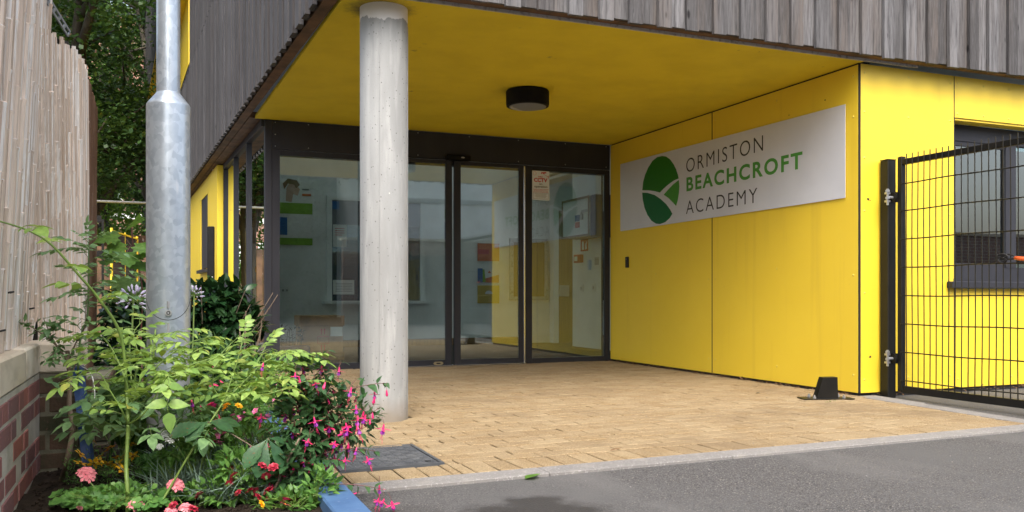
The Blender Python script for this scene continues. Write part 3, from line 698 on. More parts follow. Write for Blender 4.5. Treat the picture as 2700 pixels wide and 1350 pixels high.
mb = MB(); mb.box(.86, 6.3, GY + .21, 9.35, 2.42, 2.46); mb.box(5.31, 6.3, 9.36, 12.09, 2.42, 2.46); mb.build('lobby_ceiling', M['white_ceiling'], B)
mb = MB(); mb.box(.9, 5.29, 12.08, 12.098, .012, .11); mb.box(5.282, 5.298, 9.52, 10.68, .012, .04); mb.build('skirting', M['wood'], B)
mb = MB(); mb.box(5.69, 6.2, 11.96, 12.0, .012, 2.03); dr = mb.build('lobby_door', M['wood'], B)
mb = MB(); mb.box(5.60, 5.685, 11.94, 12.09, .012, 2.12); mb.build('door_frame', M['white'], dr)
mb = MB(); mb.box(5.70, 5.86, 11.93, 11.958, .72, .89, bev=.005); mb.build('letter_box', M['steel'], dr)
# reception hatch in the back wall
mb = MB()
mb.box(2.19, 3.6, 12.03, 12.098, 2.06, 2.12); mb.box(2.19, 2.26, 12.03, 12.098, .66, 2.06); mb.box(3.53, 3.6, 12.03, 12.098, .66, 2.06); mb.box(2.14, 3.65, 11.93, 12.098, .62, .66)
ht = mb.build('reception_hatch', M['white'], B)
g = MB(); g.box(2.261, 3.529, 12.06, 12.07, .661, 1.72); g.build('glass_pane', M['wglass'], ht)
g = MB(); g.box(2.261, 3.529, 12.045, 12.058, 1.72, 2.059); g.build('roller_blind', M['greyprint'], ht)
g = MB(); g.box(2.261, 3.529, 12.085, 12.097, .661, 1.72); g.build('dark_opening', M['darkblue'], ht)
# room behind the front window
mb = MB(); mb.box(4.98, 8.8, 8.42, 8.5, 0, 2.7); mb.build('classroom_wall', M['white'], B); mb = MB(); mb.box(8.7, 8.71, 4.97, 8.4, 0, 2.7); mb.build('added_classroom_pane', M['wglass'], B)  # end wall made of unseen glass, added to brighten the room
mb = MB(); mb.box(4.98, 8.8, 4.97, 8.41, -.01, .015); mb.build('classroom_floor', M['floor_in'], B)
mb = MB(); mb.box(4.80, 8.8, 4.965, 8.41, 2.72, 2.75); mb.build('classroom_ceiling', M['white_ceiling'], B)
# ---------------------------------------------------------------- things fixed to the building
# name board: u runs along the wall towards the street, v up
SX = WX - .008
sg = thing('sign_board', (SX, 6.55, 1.43), 'long silver sign board with green egg logo reading ORMISTON BEACHCROFT ACADEMY', 'sign')
mb = MB(); y0, y1 = 8.198, 4.904
mb.poly([(0, 0), (y0 - y1, .016), (y0 - y1, .697), (0, .722)], (SX, y0, 1.427), (0,-1,0), (0,0,1), .004); mb.build('panel', M['sign'], sg)
def line(txt, ya, yb, z0, z1, mat, off, tr):
    m_ = MB(); put_text(m_, txt, (SX - .004, ya, z0), (0, yb - ya, tr), (0, 0, z1 - z0), .0008, off, 1.22)
    m_.build('lettering', mat, sg)
line('ORMISTON', 6.942, 5.823, 1.892, 2.022, M['ink'], -.008, .036)
line('BEACHCROFT', 6.938, 5.352, 1.713, 1.848, M['green_ink'], .028, .004)
line('ACADEMY', 6.946, 5.897, 1.501, 1.626, M['ink'], -.008, .006)
def c2(x, y):
    p = onX(1640 + x/4.2933, 340 + y/4.2933, SX - .004); return (8.198 - p.y, p.z - 1.427)
def emb(pts, mat):
    m_ = MB(); m_.poly([c2(*p) for p in pts], (SX - .004, 8.198, 1.427), (0,-1,0), (0,0,1), .0010); m_.build('emblem', mat, sg)
emb([(231,694),(240,600),(262,520),(296,440),(345,362),(400,318),(455,306),(500,312),(545,345),(585,400),(612,455),(632,515),(642,560),(590,582),(520,632),(465,682),(430,720),(370,704),(300,694)], M['green_lt'])
emb([(643,578),(650,650),(645,725),(632,805),(613,872),(580,835),(530,785),(473,744),(520,690),(580,628)], M['green_ink'])
emb([(229,720),(290,724),(370,748),(440,795),(500,850),(545,912),(570,960),(540,1010),(490,1055),(430,1077),(385,1072),(335,1040),(290,975),(255,890),(236,800)], M['green_dk'])
# CCTV notice
YN = GY - .004
nt_ = thing('cctv_notice', (3.80, YN, 1.753), 'small white and red 24hr CCTV in operation notice beside the sliding doors', 'sign')
YN = GY - .014
mb = MB(); mb.box(3.705, 3.905, YN, YN + .002, 1.753, 2.063); mb.build('panel', M['notice'], nt_)
def ntx(txt, x0, x1, z0, z1, mat, off=0.0):
    m_ = MB(); put_text(m_, txt, (3.705 + x0*.2, YN, 1.753 + z0*.31), ((x1-x0)*.2, 0, 0), (0, 0, (z1-z0)*.31), .0006, off); m_.build('lettering', mat, nt_)
ntx('24hr', .33, .62, .775, .825, M['red_ink'], .03); ntx('CCTV', .10, .88, .615, .755, M['red_ink'], .04)
ntx('in', .42, .58, .515, .585, M['ink'], .01); ntx('operation', .12, .88, .40, .495, M['ink'], .015)
for i, t in enumerate(('Images are being recorded', 'for the purpose of crime', 'prevention and public safety')): ntx(t, .06 + .03*(i == 1), .94 - .03*(i == 1), .345 - .045*i, .38 - .045*i, M['red_ink'], .02)
m_ = MB()
for (a, b, c, d) in ((.05, .95, .035, .043), (.05, .95, .232, .24), (.05, .06, .035, .24), (.94, .95, .035, .24)): m_.box(3.705+a*.2, 3.705+b*.2, YN - .0006, YN - .0001, 1.753+c*.31, 1.753+d*.31)
for i in range(4): m_.box(3.705+.2*(.15+.06*(i % 2)), 3.705+.2*(.85-.06*(i % 2)), YN - .0006, YN - .0001, 1.753+.31*(.20-.035*i), 1.753+.31*(.21-.035*i))
m_.build('small_print', M['greyprint'], nt_)
m_ = MB(); m_.poly([(.50,.90),(.52,.955),(.80,.97),(.83,.93),(.72,.925),(.70,.895),(.64,.90),(.62,.925)], (3.705, YN - .0001, 1.753), (.2,0,0), (0,0,.31), .0006)
m_.poly([(.68,.895),(.71,.89),(.92,.79),(.92,.75),(.95,.75),(.95,.85),(.92,.85),(.92,.81)], (3.705, YN - .0001, 1.753), (.2,0,0), (0,0,.31), .0006)
ring = [(.14 + .09*math.cos(k*math.pi/9), .905 + .062*math.sin(k*math.pi/9)) for k in range(18)]
m_.build('camera_symbol', M['red_ink'], nt_)
m_ = MB(); pts = [(3.705 + .2*x, YN - .0006, 1.753 + .31*z) for x, z in ring]; m_.tube(pts + [pts[0]], .0012, 4); m_.build('round_mark', M['red_ink'], nt_)
# motion sensor over the doors
t = thing('door_sensor', (2.865, GY - .03, 2.12), 'slim black motion sensor above the meeting edges of the sliding doors', 'sensor')
mb = MB(); mb.box(2.735, 2.995, GY - .075, GY - .003, 2.115, 2.168, bev=.008); mb.build('housing', M['matteblack'], t)
mb = MB(); mb.poly([(.018*math.cos(k*math.pi/6), .008*math.sin(k*math.pi/6)) for k in range(12)], (2.905, GY - .0755, 2.142), (1,0,0), (0,0,1), .001); mb.build('lens', M['trim'], t)
# ceiling light
LC = (2.80, 6.47)
t = thing('ceiling_light', (LC[0], LC[1], 2.25), 'round black bulkhead light on the yellow porch ceiling', 'light')
mb = MB(); mb.lathe([(.150, -.004), (.172, 0), (.176, .02), (.176, .118), (.170, .126), (.12, .128)], (LC[0], LC[1], 2.271), 48); mb.build('body', M['matteblack'], t, smooth='auto')
mb = MB(); mb.lathe([(.10, -.002), (.150, .0), (.152, .004)], (LC[0], LC[1], 2.2655), 40); mb.build('diffuser', M['greyprint'], t, smooth='auto')
mb = MB(); mb.poly([(.14*math.cos(a), .14*math.sin(a)) for a in [R(185 + i*9) for i in range(11)]], (LC[0], LC[1], 2.2632), (1,0,0), (0,-1,0), -.002); mb.build('half_shield', M['trim'], t)
# card reader
t = thing('card_reader', (WX - .02, 8.05, 1.035), 'small black card reader low on the yellow wall below the sign', 'card reader')
mb = MB(); mb.box(WX - .022, WX - .0005, 8.03, 8.08, 1.03, 1.145, bev=.004); mb.build('housing', M['blackrub'], t)
mb = MB(); mb.box(WX - .0235, WX - .0222, 8.045, 8.065, 1.115, 1.125); mb.build('indicator', M['greyprint'], t)

# ---------------------------------------------------------------- inside the lobby
YB = 12.1
t = thing('wall_poster', (1.78, 12.09, 1.42), 'tall green and white poster with a child behind the left glass pane', 'poster')
def card(parent, name, x0, x1, z0, z1, mat, y=12.09, d=0):
    m_ = MB(); m_.box(x0, x1, y - .004 - d, y - d, z0, z1); return m_.build(name, mat, parent)
card(t, 'sheet', 1.42, 2.0, 1.42, 2.29, M['paper'])
card(t, 'green_band', 1.42, 2.0, 1.85, 2.0, M['greenprint'], d=.005); card(t, 'footer_band', 1.42, 2.0, 1.425, 1.52, M['greenprint'], d=.005)
m_ = MB(); m_.poly([(-.10,-.13),(-.02,-.14),(.0,-.03),(.06,-.05),(.09,.04),(.03,.11),(-.05,.12),(-.09,.05)], (1.74, 12.085, 2.15), (1,0,0), (0,0,1), .002); m_.build('picture', M['skinprint'], t)
m_ = MB(); m_.poly([(-.11,.02),(-.06,.10),(.02,.09),(.05,.04),(.10,.09),(.06,.15),(-.06,.17),(-.13,.10)], (1.73, 12.082, 2.16), (1,0,0), (0,0,1), .002); m_.build('picture', M['wood'], t)
card(t, 'picture', 1.86, 1.98, 2.10, 2.13, M['orange'], d=.005); card(t, 'picture', 1.86, 1.95, 2.18, 2.20, M['greyprint'], d=.005); card(t, 'picture', 1.70, 1.98, 1.56, 1.84, M['paper'], d=.007)
card(t, 'picture', 1.44, 1.66, 1.56, 1.80, M['blueprint'], d=.006)
m_ = MB(); put_text(m_, '[OAT]', (1.70, 12.084, 1.89), (.16,0,0), (0,0,.06), .001, .01); m_.build('lettering', M['paper'], t)
t = card(None, 'wall_notice', 2.275, 2.46, 1.41, 1.72, M['paper'], y=12.04); tag(t, 'white paper notice taped to the upper part of the reception hatch', 'notice', 'paper notices')
m_ = MB(); ORGt = t
for i in range(4): m_.box(2.30, 2.43 - .03*(i == 3), 12.0345, 12.0355, 1.66 - .03*i, 1.668 - .03*i)
m_.build('text_lines', M['red_ink'], t)
t = card(None, 'wall_notice', 2.275, 2.57, .75, .95, M['paper'], y=12.04); tag(t, 'white printed notice at the bottom of the reception hatch', 'notice', 'paper notices')
m_ = MB()
for i in range(6): m_.box(2.31, 2.54, 12.0345, 12.0355, .90 - .022*i, .906 - .022*i)
m_.build('text_lines', M['greyprint'], t)
t = card(None, 'wall_notice', 2.262, 2.36, 1.93, 2.04, M['blueprint'], y=12.04); tag(t, 'small blue notice in the top corner of the reception hatch', 'notice', 'paper notices')
t = card(None, 'wall_socket', 1.57, 1.69, .75, .85, M['paper'], y=12.095); tag(t, 'pale double socket low on the lobby wall below the poster', 'socket')
m_ = MB(); m_.box(1.59, 1.62, 12.087, 12.0905, .79, .82); m_.box(1.64, 1.67, 12.087, 12.0905, .79, .82); m_.build('rocker', M['trim'], t)
# boxes and plant on the lobby floor
t = thing('cardboard_box', (1.70, 9.85, .012), 'brown lidded cardboard archive box standing on another box behind the glass', 'box', 'boxes in the lobby')
mb = MB(); mb.box(1.475, 1.94, 9.68, 10.05, .10, .405, bev=.004); mb.build('body', M['card'], t)
mb = MB(); mb.box(1.46, 1.955, 9.665, 10.065, .395, .51, bev=.005); mb.build('lid', M['card'], t)
mb = MB(); mb.box(1.80, 1.935, 9.676, 9.679, .28, .385); mb.build('paper_label', M['paper'], t)
mb = MB()
for x in (1.70, 1.735):
    for z in (.12, .30): mb.poly([(-.004,0),(.004,0),(.004,.05),(.011,.05),(0,.07),(-.011,.05),(-.004,.05)], (x, 9.679, z), (1,0,0), (0,0,1), .001)
pts = [(1.66,9.6785,.20),(1.78,9.6785,.20),(1.78,9.6785,.28),(1.66,9.6785,.28),(1.66,9.6785,.20)]; mb.tube(pts, .003, 4)
mb.build('printed_marks', M['red_ink'], t)
t = thing('cardboard_box', (1.72, 9.87, .012), 'flat brown carton under the lidded archive box', 'box', 'boxes in the lobby')
mb = MB(); mb.box(1.49, 1.96, 9.70, 10.06, .012, .099, bev=.004); mb.build('body', M['card'], t)
mb = MB(); mb.box(1.49, 1.96, 9.698, 9.6995, .05, .056); mb.build('tape', M['wood'], t)
t = thing('potted_plant', (1.27, 9.6, .012), 'small green plant in a dark blue trough behind the left glass pane', 'plant')
mb = MB(); mb.box(1.12, 1.55, 9.5, 9.66, .012, .19, bev=.01); mb.build('trough', M['darkblue'], t)
mb = MB()
for i in range(90):
    p = Vector((1.18 + rng.random()*.3, 9.58 + rng.uniform(-.06,.06), .19 + rng.random()*.2)); mb.leaf(p, (rng.uniform(-1,1), rng.uniform(-1,1), rng.uniform(.0,.8)), UP, .06, .028, seg=3)
for i in range(8): x = 1.18 + i*.04; mb.tube([(x, 9.58, .18), (x + rng.uniform(-.03,.03), 9.58, .36)], .003, 4)
mb.build('foliage', M['darkleaf'], t)
# pictures on the back wall
for i, (z0, z1, a, lab) in enumerate(((1.249, 1.511, M['orange'], 'orange picture at the top of three prints on the lobby wall'), (.924, 1.143, M['paper'], 'pale picture with blue, green and orange shapes, middle of three lobby prints'), (.618, .886, M['ochre'], 'ochre picture at the bottom of three prints on the lobby wall'))):
    t = thing('wall_print', (4.59, 12.09, z0), lab, 'picture', 'prints on the lobby wall'); card(t, 'sheet', 4.42, 4.769, z0, z1, a)
    if i == 1:
        card(t, 'picture', 4.422, 4.50, z0 + .005, z1 - .005, M['blueprint'], d=.005)
        m_ = MB(); m_.poly([(.12,.0),(.34,.0),(.34,.12),(.12,.06)], (4.42, 12.085, z0 + .003), (1,0,0), (0,0,1), .001); m_.poly([(.16,.15),(.19,.18),(.22,.14)], (4.42, 12.085, z0), (1,0,0), (0,0,1), .001); m_.build('picture', M['orange'], t)
        m_ = MB(); m_.poly([(.08,.01),(.13,.01),(.11,.20),(.08,.20)], (4.42, 12.084, z0), (1,0,0), (0,0,1), .001); m_.build('picture', M['greenprint'], t)
    if i == 0: card(t, 'picture', 4.43, 4.60, z0 + .1, z0 + .17, M['redplastic'], d=.005)
    if i == 2:
        m_ = MB(); m_.poly([(.06*math.cos(k*math.pi/8), .05*math.sin(k*math.pi/8)) for k in range(9)], (4.60, 12.085, z0 + .14), (1,0,0), (0,0,1), .001); m_.build('picture', M['paper'], t)
t = thing('notice_board', (5.25, 12.09, .663), 'framed brown notice board on the lobby wall behind the right glass pane', 'notice board')
card(t, 'board', 4.99, 5.51, .72, 1.54, M['wood'], d=.004)
m_ = MB(); m_.box(4.93, 5.565, 12.06, 12.095, 1.54, 1.597); m_.box(4.93, 5.565, 12.06, 12.095, .663, .72); m_.box(4.93, 4.99, 12.06, 12.095, .72, 1.54); m_.box(5.51, 5.565, 12.06, 12.095, .72, 1.54); m_.build('frame', M['trim'], t)
m_ = MB(); put_text(m_, 'THECP', (5.20, 12.084, 1.17), (.20,0,-.26), (.06,0,.05), .001, .02); m_.build('lettering', M['paper'], t)
# right hand lobby wall
XR = 5.298
t = thing('wall_cabinet', (5.2, 9.97, 1.47), 'blue wall cabinet with framed white door and a padlock behind the right pane', 'cabinet')
mb = MB(); mb.box(5.004, 5.294, 9.46, 9.575, 1.46, 1.98); mb.box(5.03, 5.294, 9.58, 10.35, 1.48, 1.975); mb.build('case', M['darkblue'], t)
mb = MB(); mb.box(4.985, 5.003, 9.585, 10.362, 1.478, 1.98, bev=.003); cd = mb.build('door', M['white'], t)
mb = MB()
for (a, b, c, d) in ((9.585, 10.362, 1.478, 1.505), (9.585, 10.362, 1.953, 1.98), (9.585, 9.612, 1.505, 1.953), (10.335, 10.362, 1.505, 1.953)): mb.box(4.975, 4.984, a, b, c, d)
mb.build('door_frame', M['wood'], cd)
mb = MB(); mb.box(4.978, 4.984, 9.85, 9.97, 1.68, 1.76); mb.build('blue_sticker', M['blueprint'], cd)
mb = MB(); mb.box(4.978, 4.984, 9.85, 9.97, 1.60, 1.672); mb.build('red_sticker', M['redplastic'], cd)
mb = MB(); mb.box(4.962, 4.974, 9.60, 9.76, 1.775, 1.81); mb.box(4.955, 4.980, 9.74, 9.80, 1.69, 1.76, bev=.006); mb.tube(curve((4.966, 9.75, 1.75), (4.966, 9.77, 1.83), (4.966, 9.79, 1.75)), .006, 5); mb.build('padlock', M['steel'], t)
t = thing('fire_sign', (XR, 10.33, 1.327), 'red fire extinguisher sign below the wall cabinet', 'sign')
mb = MB(); mb.box(XR - .004, XR, 10.22, 10.436, 1.327, 1.50); mb.build('panel', M['redplastic'], t)
mb = MB(); mb.poly([(.04,.02),(.10,.02),(.10,.10),(.085,.13),(.055,.13),(.04,.10)], (XR - .004, 10.436, 1.327), (0,-1,0), (0,0,1), .001); mb.poly([(.13,.02),(.19,.03),(.17,.08),(.19,.14),(.14,.09)], (XR - .004, 10.436, 1.327), (0,-1,0), (0,0,1), .001); mb.build('symbol', M['paper'], t)
t = thing('fire_call_point', (XR, 10.45, 1.176), 'red fire alarm call point on the lobby wall', 'alarm')
mb = MB(); mb.box(XR - .05, XR, 10.356, 10.558, 1.176, 1.285, bev=.006); mb.build('housing', M['redplastic'], t)
mb = MB(); mb.box(XR - .053, XR - .0505, 10.44, 10.53, 1.20, 1.26); mb.build('pane', M['paper'], t)
for yy, zz, lab in ((10.40, .78, 'left light switch of the pair low on the lobby side wall'), (10.05, .785, 'right light switch of the pair low on the lobby side wall'), (9.97, 1.13, 'pale grey door entry box above the light switches')):
    t = thing('light_switch' if zz < 1 else 'entry_box', (XR, yy, zz), lab, 'switch' if zz < 1 else 'entry box', 'light switches' if zz < 1 else None)
    mb = MB(); mb.box(XR - .012, XR, yy - .05, yy + .05, zz, zz + .10, bev=.003); mb.build('plate', M['paper'] if zz < 1 else M['trim'], t)
    mb = MB(); mb.box(XR - .017, XR - .0125, yy - .014, yy + .014, zz + .03, zz + .07); mb.build('rocker', M['trim'], t)
# drawing seen through the front window, round lamp shade
t = thing('wall_drawing', (7.7, 8.41, .9), 'colourful childrens drawing pinned up behind the front window', 'picture')
mb = MB(); mb.box(7.45, 7.85, 8.405, 8.415, .90, 1.42); mb.build('sheet', M['paper'], t)
for c, a in (('blueprint', (7.46, 7.6, 1.2, 1.4)), ('greenprint', (7.62, 7.75, .95, 1.2)), ('orange', (7.7, 7.83, 1.2, 1.33)), ('skinprint', (7.48, 7.6, .95, 1.12))):
    mb = MB(); mb.box(a[0], a[1], 8.400, 8.404, a[2], a[3]); mb.build('picture', M[c], t)
t = thing('pendant_light', (6.45, 5.9, 1.98), 'dark round lampshade hanging behind the front window', 'lamp')
mb = MB(); mb.lathe([(.02,-.14),(.12,-.11),(.17,-.04),(.17,.04),(.12,.11),(.02,.14)], (6.45, 5.9, 2.02), 24); mb.build('shade', M['greyprint'], t, smooth=True)
mb = MB(); mb.tube([(6.45,5.9,2.15),(6.45,5.9,2.71)], .004, 5); mb.build('cord', M['dark'], t)

# ---------------------------------------------------------------- gate, post, stop, drain cover
GX = 4.888
t = thing('gate_post', (4.885, 4.72, 0), 'square black steel post the mesh gate hangs from', 'post')
mb = MB(); mb.box(4.828, 4.903, 4.688, 4.763, -.05, 1.700, bev=.004); mb.build('upright', M['black'], t)
mb = MB(); mb.box(4.826, 4.905, 4.686, 4.765, 1.7005, 1.706, bev=.001); mb.build('cap', M['black'], t)
for z in (1.43, .285):
    mb = MB()
    mb.box(4.795, 4.828, 4.668, 4.690, z - .035, z - .022); mb.box(4.795, 4.828, 4.668, 4.690, z + .022, z + .035)
    hx = Vector((4.810, 4.676, z)); mb.tube([hx - UP*.055, hx + UP*.06], .008, 8)
    for zz in (.045, -.005): mb.tube([hx + UP*(zz - .008), hx + UP*(zz + .008)], .016, 6)
    mb.tube([hx, hx + Vector((.105, -.012, -.003))], .011, 8); mb.tube([hx + Vector((.085, -.006, 0)), hx + Vector((.10, -.008, 0))], .020, 6)
    mb.build('hinge_bolt', M['steel'], t)
t = thing('mesh_gate', (GX, 4.2, .04), 'open black gate with welded wire mesh hung on the square post', 'gate')
GY0, GY1 = 4.645, 2.75
mb = MB(); mb.box(GX - .02, GX + .02, GY0 - .04, GY0, .055, 1.715, bev=.004); mb.box(GX - .0195, GX + .0195, GY1, GY0 - .041, 1.655, 1.695, bev=.004); mb.box(GX - .0195, GX + .0195, GY1, GY0 - .041, .045, .095, bev=.004); mb.box(GX - .02, GX + .02, GY1 - .041, GY1 - .001, .045, 1.715, bev=.004)
mb.build('frame', M['black'], t)
mb = MB(); y = GY0 - .085; grn = random.Random(5)
xw = GX - .024
k = 0
while y > GY1:
    pts = []
    for i in range(17):
        z = .09 + 1.635*i/16
        wob = .006*math.sin(y*9 + 1)*math.exp(-((z - .45)/.3)**2)*(1 if y < 4.1 else .2) + .003*math.sin(y*5 + z*4)
        pts.append((xw + wob*.6, y + wob*1.2, z))
    mb.tube(pts, .0037, 5); y -= .05; k += 1
for z in (.132, .33, .53, .73, .93, 1.13, 1.33, 1.52):
    pts = [(xw - .006 + .003*math.sin(i*1.3 + z*7), GY0 - .035 - (GY0 - GY1 - .04)*i/24, z + .003*math.sin(i*.6 + z*3)) for i in range(25)]
    mb.tube(pts, .0045, 5)
mb.build('wire_mesh', M['black'], t)
for z in (1.43, .285):
    mb = MB(); mb.poly([(.035*math.cos(a), .035*math.sin(a)) for a in [math.pi*k/8 for k in range(16)]], (4.862, 4.668, z), (0,-1,0), (0,0,1), .012); mb.box(4.858, 4.871, 4.640, 4.664, z - .036, z + .036)
    mb.build('hinge_plate', M['black'], t)
# cable lock on the gate
t = thing('cable_lock', (4.93, 3.80, .93), 'black cable loop with an orange handle hooked through the gate mesh', 'cable lock')
c = onX(2645, 682, 4.855); mb = MB()
for r, dz in ((.036, .006), (.030, -.002), (.024, -.010)):
    mb.tube([c + Vector((rng.uniform(-.008, 0), -r*math.cos(k*math.pi/8), dz + r*.62*math.sin(k*math.pi/8))) for k in range(17)], .006, 6)
mb.tube(curve(c + Vector((0, .02, .02)), c + Vector((-.004, -.06, .035)), c + Vector((0, -.085, .006))), .005, 6); mb.tube(curve(c + Vector((0, .02, -.01)), c + Vector((-.004, -.04, -.005)), c + Vector((0, -.085, -.002))), .005, 6)
mb.build('cable', M['blackrub'], t)
mb = MB(); mb.tube([c + Vector((0, -.08, .002)), c + Vector((0, -.115, -.004)), c + Vector((0, -.20, -.014))], [.011, .013, .013], 8); mb.build('handle', M['orange_plastic'], t, smooth=True)
# steel gate stop on the paving
t = thing('gate_stop', (4.33, 4.75, .013), 'short black steel gate stop bolted to the paving by the yellow wall', 'gate stop')
mb = MB(); P0 = onZ(2162, 1060, .016); u_ = Vector((.95, -.31, 0)).normalized(); v_ = Vector((.31, .95, 0)).normalized(); o_ = Vector((4.225, 4.735, .016))
def G(a, b, z): return o_ + u_*a + v_*b + UP*z
mb.add([G(0,0,0), G(.155,0,0), G(.155,.07,0), G(0,.07,0), G(.048,0,.148), G(.150,0,.150), G(.150,.07,.150), G(.048,.07,.148)], [(0,1,5,4),(1,2,6,5),(2,3,7,6),(3,0,4,7),(4,5,6,7),(0,3,2,1)])
mb.build('body', M['black'], t)
T2 = Matrix(((u_.x, v_.x, 0, o_.x), (u_.y, v_.y, 0, o_.y), (0,0,1,.0), (0,0,0,1)))
mb = MB(); mb.box(-.10, .26, -.03, .10, .015, .0215, T=T2, bev=.001); mb.build('base_plate', M['black'], t)
mb = MB()
for a, b in ((-.02, -.012), (.19, .08), (.19, -.012), (-.02, .08)): p = T2 @ Vector((a, b, .022)); mb.tube([p, p + UP*.012], .012, 6); mb.tube([p, p + UP*.024], .006, 6)
mb.build('bolt_heads', M['steel'], t)
# drain cover
t = thing('drain_cover', (.92, 3.8, 0), 'dark grey patterned access cover set in the buff paving', 'drain cover')
a, b, c_, d = DR; mb = MB()
mb.box(a + .003, b - .003, c_ + .003, c_ + .018, .0, .0155); mb.box(a + .003, b - .003, d - .018, d - .003, 0, .0155); mb.box(a + .003, a + .018, c_ + .0185, d - .0185, 0, .0155); mb.box(b - .018, b - .003, c_ + .0185, d - .0185, 0, .0155)
M['cover'] = pmat('dark_grey_cover', (.062, .068, .076), .5, layers=[((.10, .105, .11), 9, (1,1,1), .45, .7)], bump=(200, .15, .002))
mb.build('frame', M['cover'], t)
mb = MB(); mb.box(a + .021, b - .021, c_ + .021, d - .021, 0, .0130, bev=.001)
nx, ny = 9, 10; px = (b - a - .05)/nx; py = (d - c_ - .05)/ny
for i in range(nx):
    for j in range(ny):
        cx, cy = a + .025 + (i + .5)*px, c_ + .025 + (j + .5)*py
        for q in (-1, 0, 1):
            if (i + j) % 2: mb.box(cx - px*.42, cx + px*.42, cy + q*py*.30 - .004, cy + q*py*.30 + .004, .0131, .0150, bev=.0006)
            else: mb.box(cx + q*px*.30 - .004, cx + q*px*.30 + .004, cy - py*.42, cy + py*.42, .0131, .0150, bev=.0006)
pl = mb.build('lid', M['cover'], t)
mb = MB()
for x, y in ((b - .06, c_ + .06), (a + .06, d - .06)): mb.lathe([(.014, 0), (.014, .0008)], (x, y, .0152), 12)
mb.build('keyhole', M['dark'], pl)
# ---------------------------------------------------------------- lamp post
LP = at(444, 1080, 3.5); LP.z = 0.0
lp = thing('lamp_post', LP, 'tall galvanised steel lamp post rising out of the flower bed', 'lamp post')
c0 = (LP.x, LP.y, 0)
mb = MB()
zt = .73 + (780 - 282)/2284*3.5; zb = .73 - (850 - 780)/2284*3.5
mb.lathe([(.0805, -.2), (.0805, .50), (.0820, .56), (.0838, .60), (.0838, zt), (.0835, zt + .004), (.0790, zt + .012), (.0475, zt + .052), (.0455, zt + .056)], c0, 64)
mb.build('base', M['galv'], lp, smooth='auto')
mb = MB(); mb.lathe([(.0452, zt + .03), (.0448, 2.6), (.044, 5.6)], c0, 48); mb.build('shaft', M['galv'], lp, smooth='auto')
mb = MB(); mb.lathe([(.0815, .19), (.0822, .30), (.0815, .42)], c0, 48); mb.build('lower_sleeve', M['galv_low'], lp, smooth='auto')
mb = MB(); mb.lathe([(.0835, -.05), (.0835, .10), (.0826, .187)], c0, 48); mb.build('root_coating', M['bitumen'], lp, smooth='auto')
# inspection door, its curved lower edge and its lock
ang = math.atan2(-LP.y, -LP.x)
def onpole(da, z, r): a = ang + da; return Vector((LP.x + r*math.cos(a), LP.y + r*math.sin(a), z))
pts = []
zl = .73 - (800 - 780)/2284*3.5
for k in range(25):
    f = -1.35 + 2.7*k/24; pts.append(onpole(f, zl + .02 - .085*math.cos(f*1.16)**.8 if abs(f) < 1.3 else zl + .02, .0842))
mb = MB(); mb.tube(pts, .0012, 4)
dk = mb.build('door_seam', M['dark'], lp)
mb = MB()
zk = .73 - (824 - 780)/2284*3.5
mb.tube([onpole(.0, zk, .082), onpole(.0, zk, .0905)], .013, 16); mb.build('lock', M['steel'], lp)
mb = MB(); mb.tube([onpole(.0, zk, .0885), onpole(.0, zk, .0912)], .0075, 12); mb.build('lock_ring', M['dark'], lp)
mb = MB(); mb.tube([onpole(.0, zk, .0885), onpole(.0, zk, .0922)], .0045, 6); mb.build('lock_key', M['steel'], lp)
mb = MB(); mb.tube([onpole(0, zk + .018 + .004*i, .0835) for i in range(8)], .006, 8); mb.build('lock_slot', M['galv_low'], lp)
mb = MB(); mb.tube([onpole(0, zk - .04 - .006*i, .0835) for i in range(8)], [.004 + .0005*i for i in range(8)], 6); mb.build('weld_mark', M['galv_low'], lp)

# ---------------------------------------------------------------- brick wall with coping
WXL = -.415; WYC = 3.81
bw = thing('brick_wall', (-.45, 2.6, 0), 'low red and purple brick wall with pale stone coping at the left edge', 'wall')
brn = random.Random(21)
mb = MB(); mb.box(-.75, WXL - .002, 1.6, WYC - .0, -.02, .43); mb.build('mortar', M['mortar'], bw)
mb = MB(); bh = .0735; z = -.02; r = 0
while z < .40:
    hgt = bh - .0105; y = WYC - .004; k = 0
    y -= 0 if r % 2 else .05
    if not r % 2: mb.box(WXL - .06, WXL + brn.uniform(-.002, .002), y + .004, WYC - .005, z, z + hgt, bev=.004)
    while y > 1.65:
        L = .103 if (k + r) % 3 else .213
        mb.box(WXL - .09, WXL + brn.uniform(-.003, .003), y - L, y, z + brn.uniform(-.001, .001), z + hgt + brn.uniform(-.001, .001), bev=.003); y -= L + .012; k += 1
    z += bh; r += 1
mb.build('brickwork', M['brick'], bw)
mb = MB(); y = WYC - .002
for L in (.40, .55, .55, .55): mb.box(-.78, WXL + .004 + brn.uniform(-.002, .003), y - L, y, .432, .546 + brn.uniform(-.002,.002), bev=.008); y -= L + .007
mb.build('coping_stone', M['coping'], bw)
pr = thing('brick_pier', (-.33, 3.95, 0), 'dirty mossy brick pier with sandstone cap closing the end of the low wall', 'pier')
mb = MB(); mb.box(-.75, -.284, WYC + .007, 4.25, -.02, .425); mb.build('mortar', M['mortar_dirty'], pr)
mb = MB(); z = -.02; r = 0
while z < .41:
    for (a, b) in (((WXL - .1, -.283),) if r % 2 else ((WXL - .1, WXL + .02), (WXL + .031, -.283))):
        mb.box(a, b, WYC + .004 + brn.uniform(0, .003), WYC + .1, z, z + .0625, bev=.004)
    y = WYC + .11
    while y < 4.24: mb.box(-.36, -.281 + brn.uniform(-.002,.002), y, min(y + .103, 4.25), z, z + .0625, bev=.004); y += .114
    z += .0735; r += 1
mb.build('brickwork', M['brick_dirty'], pr)
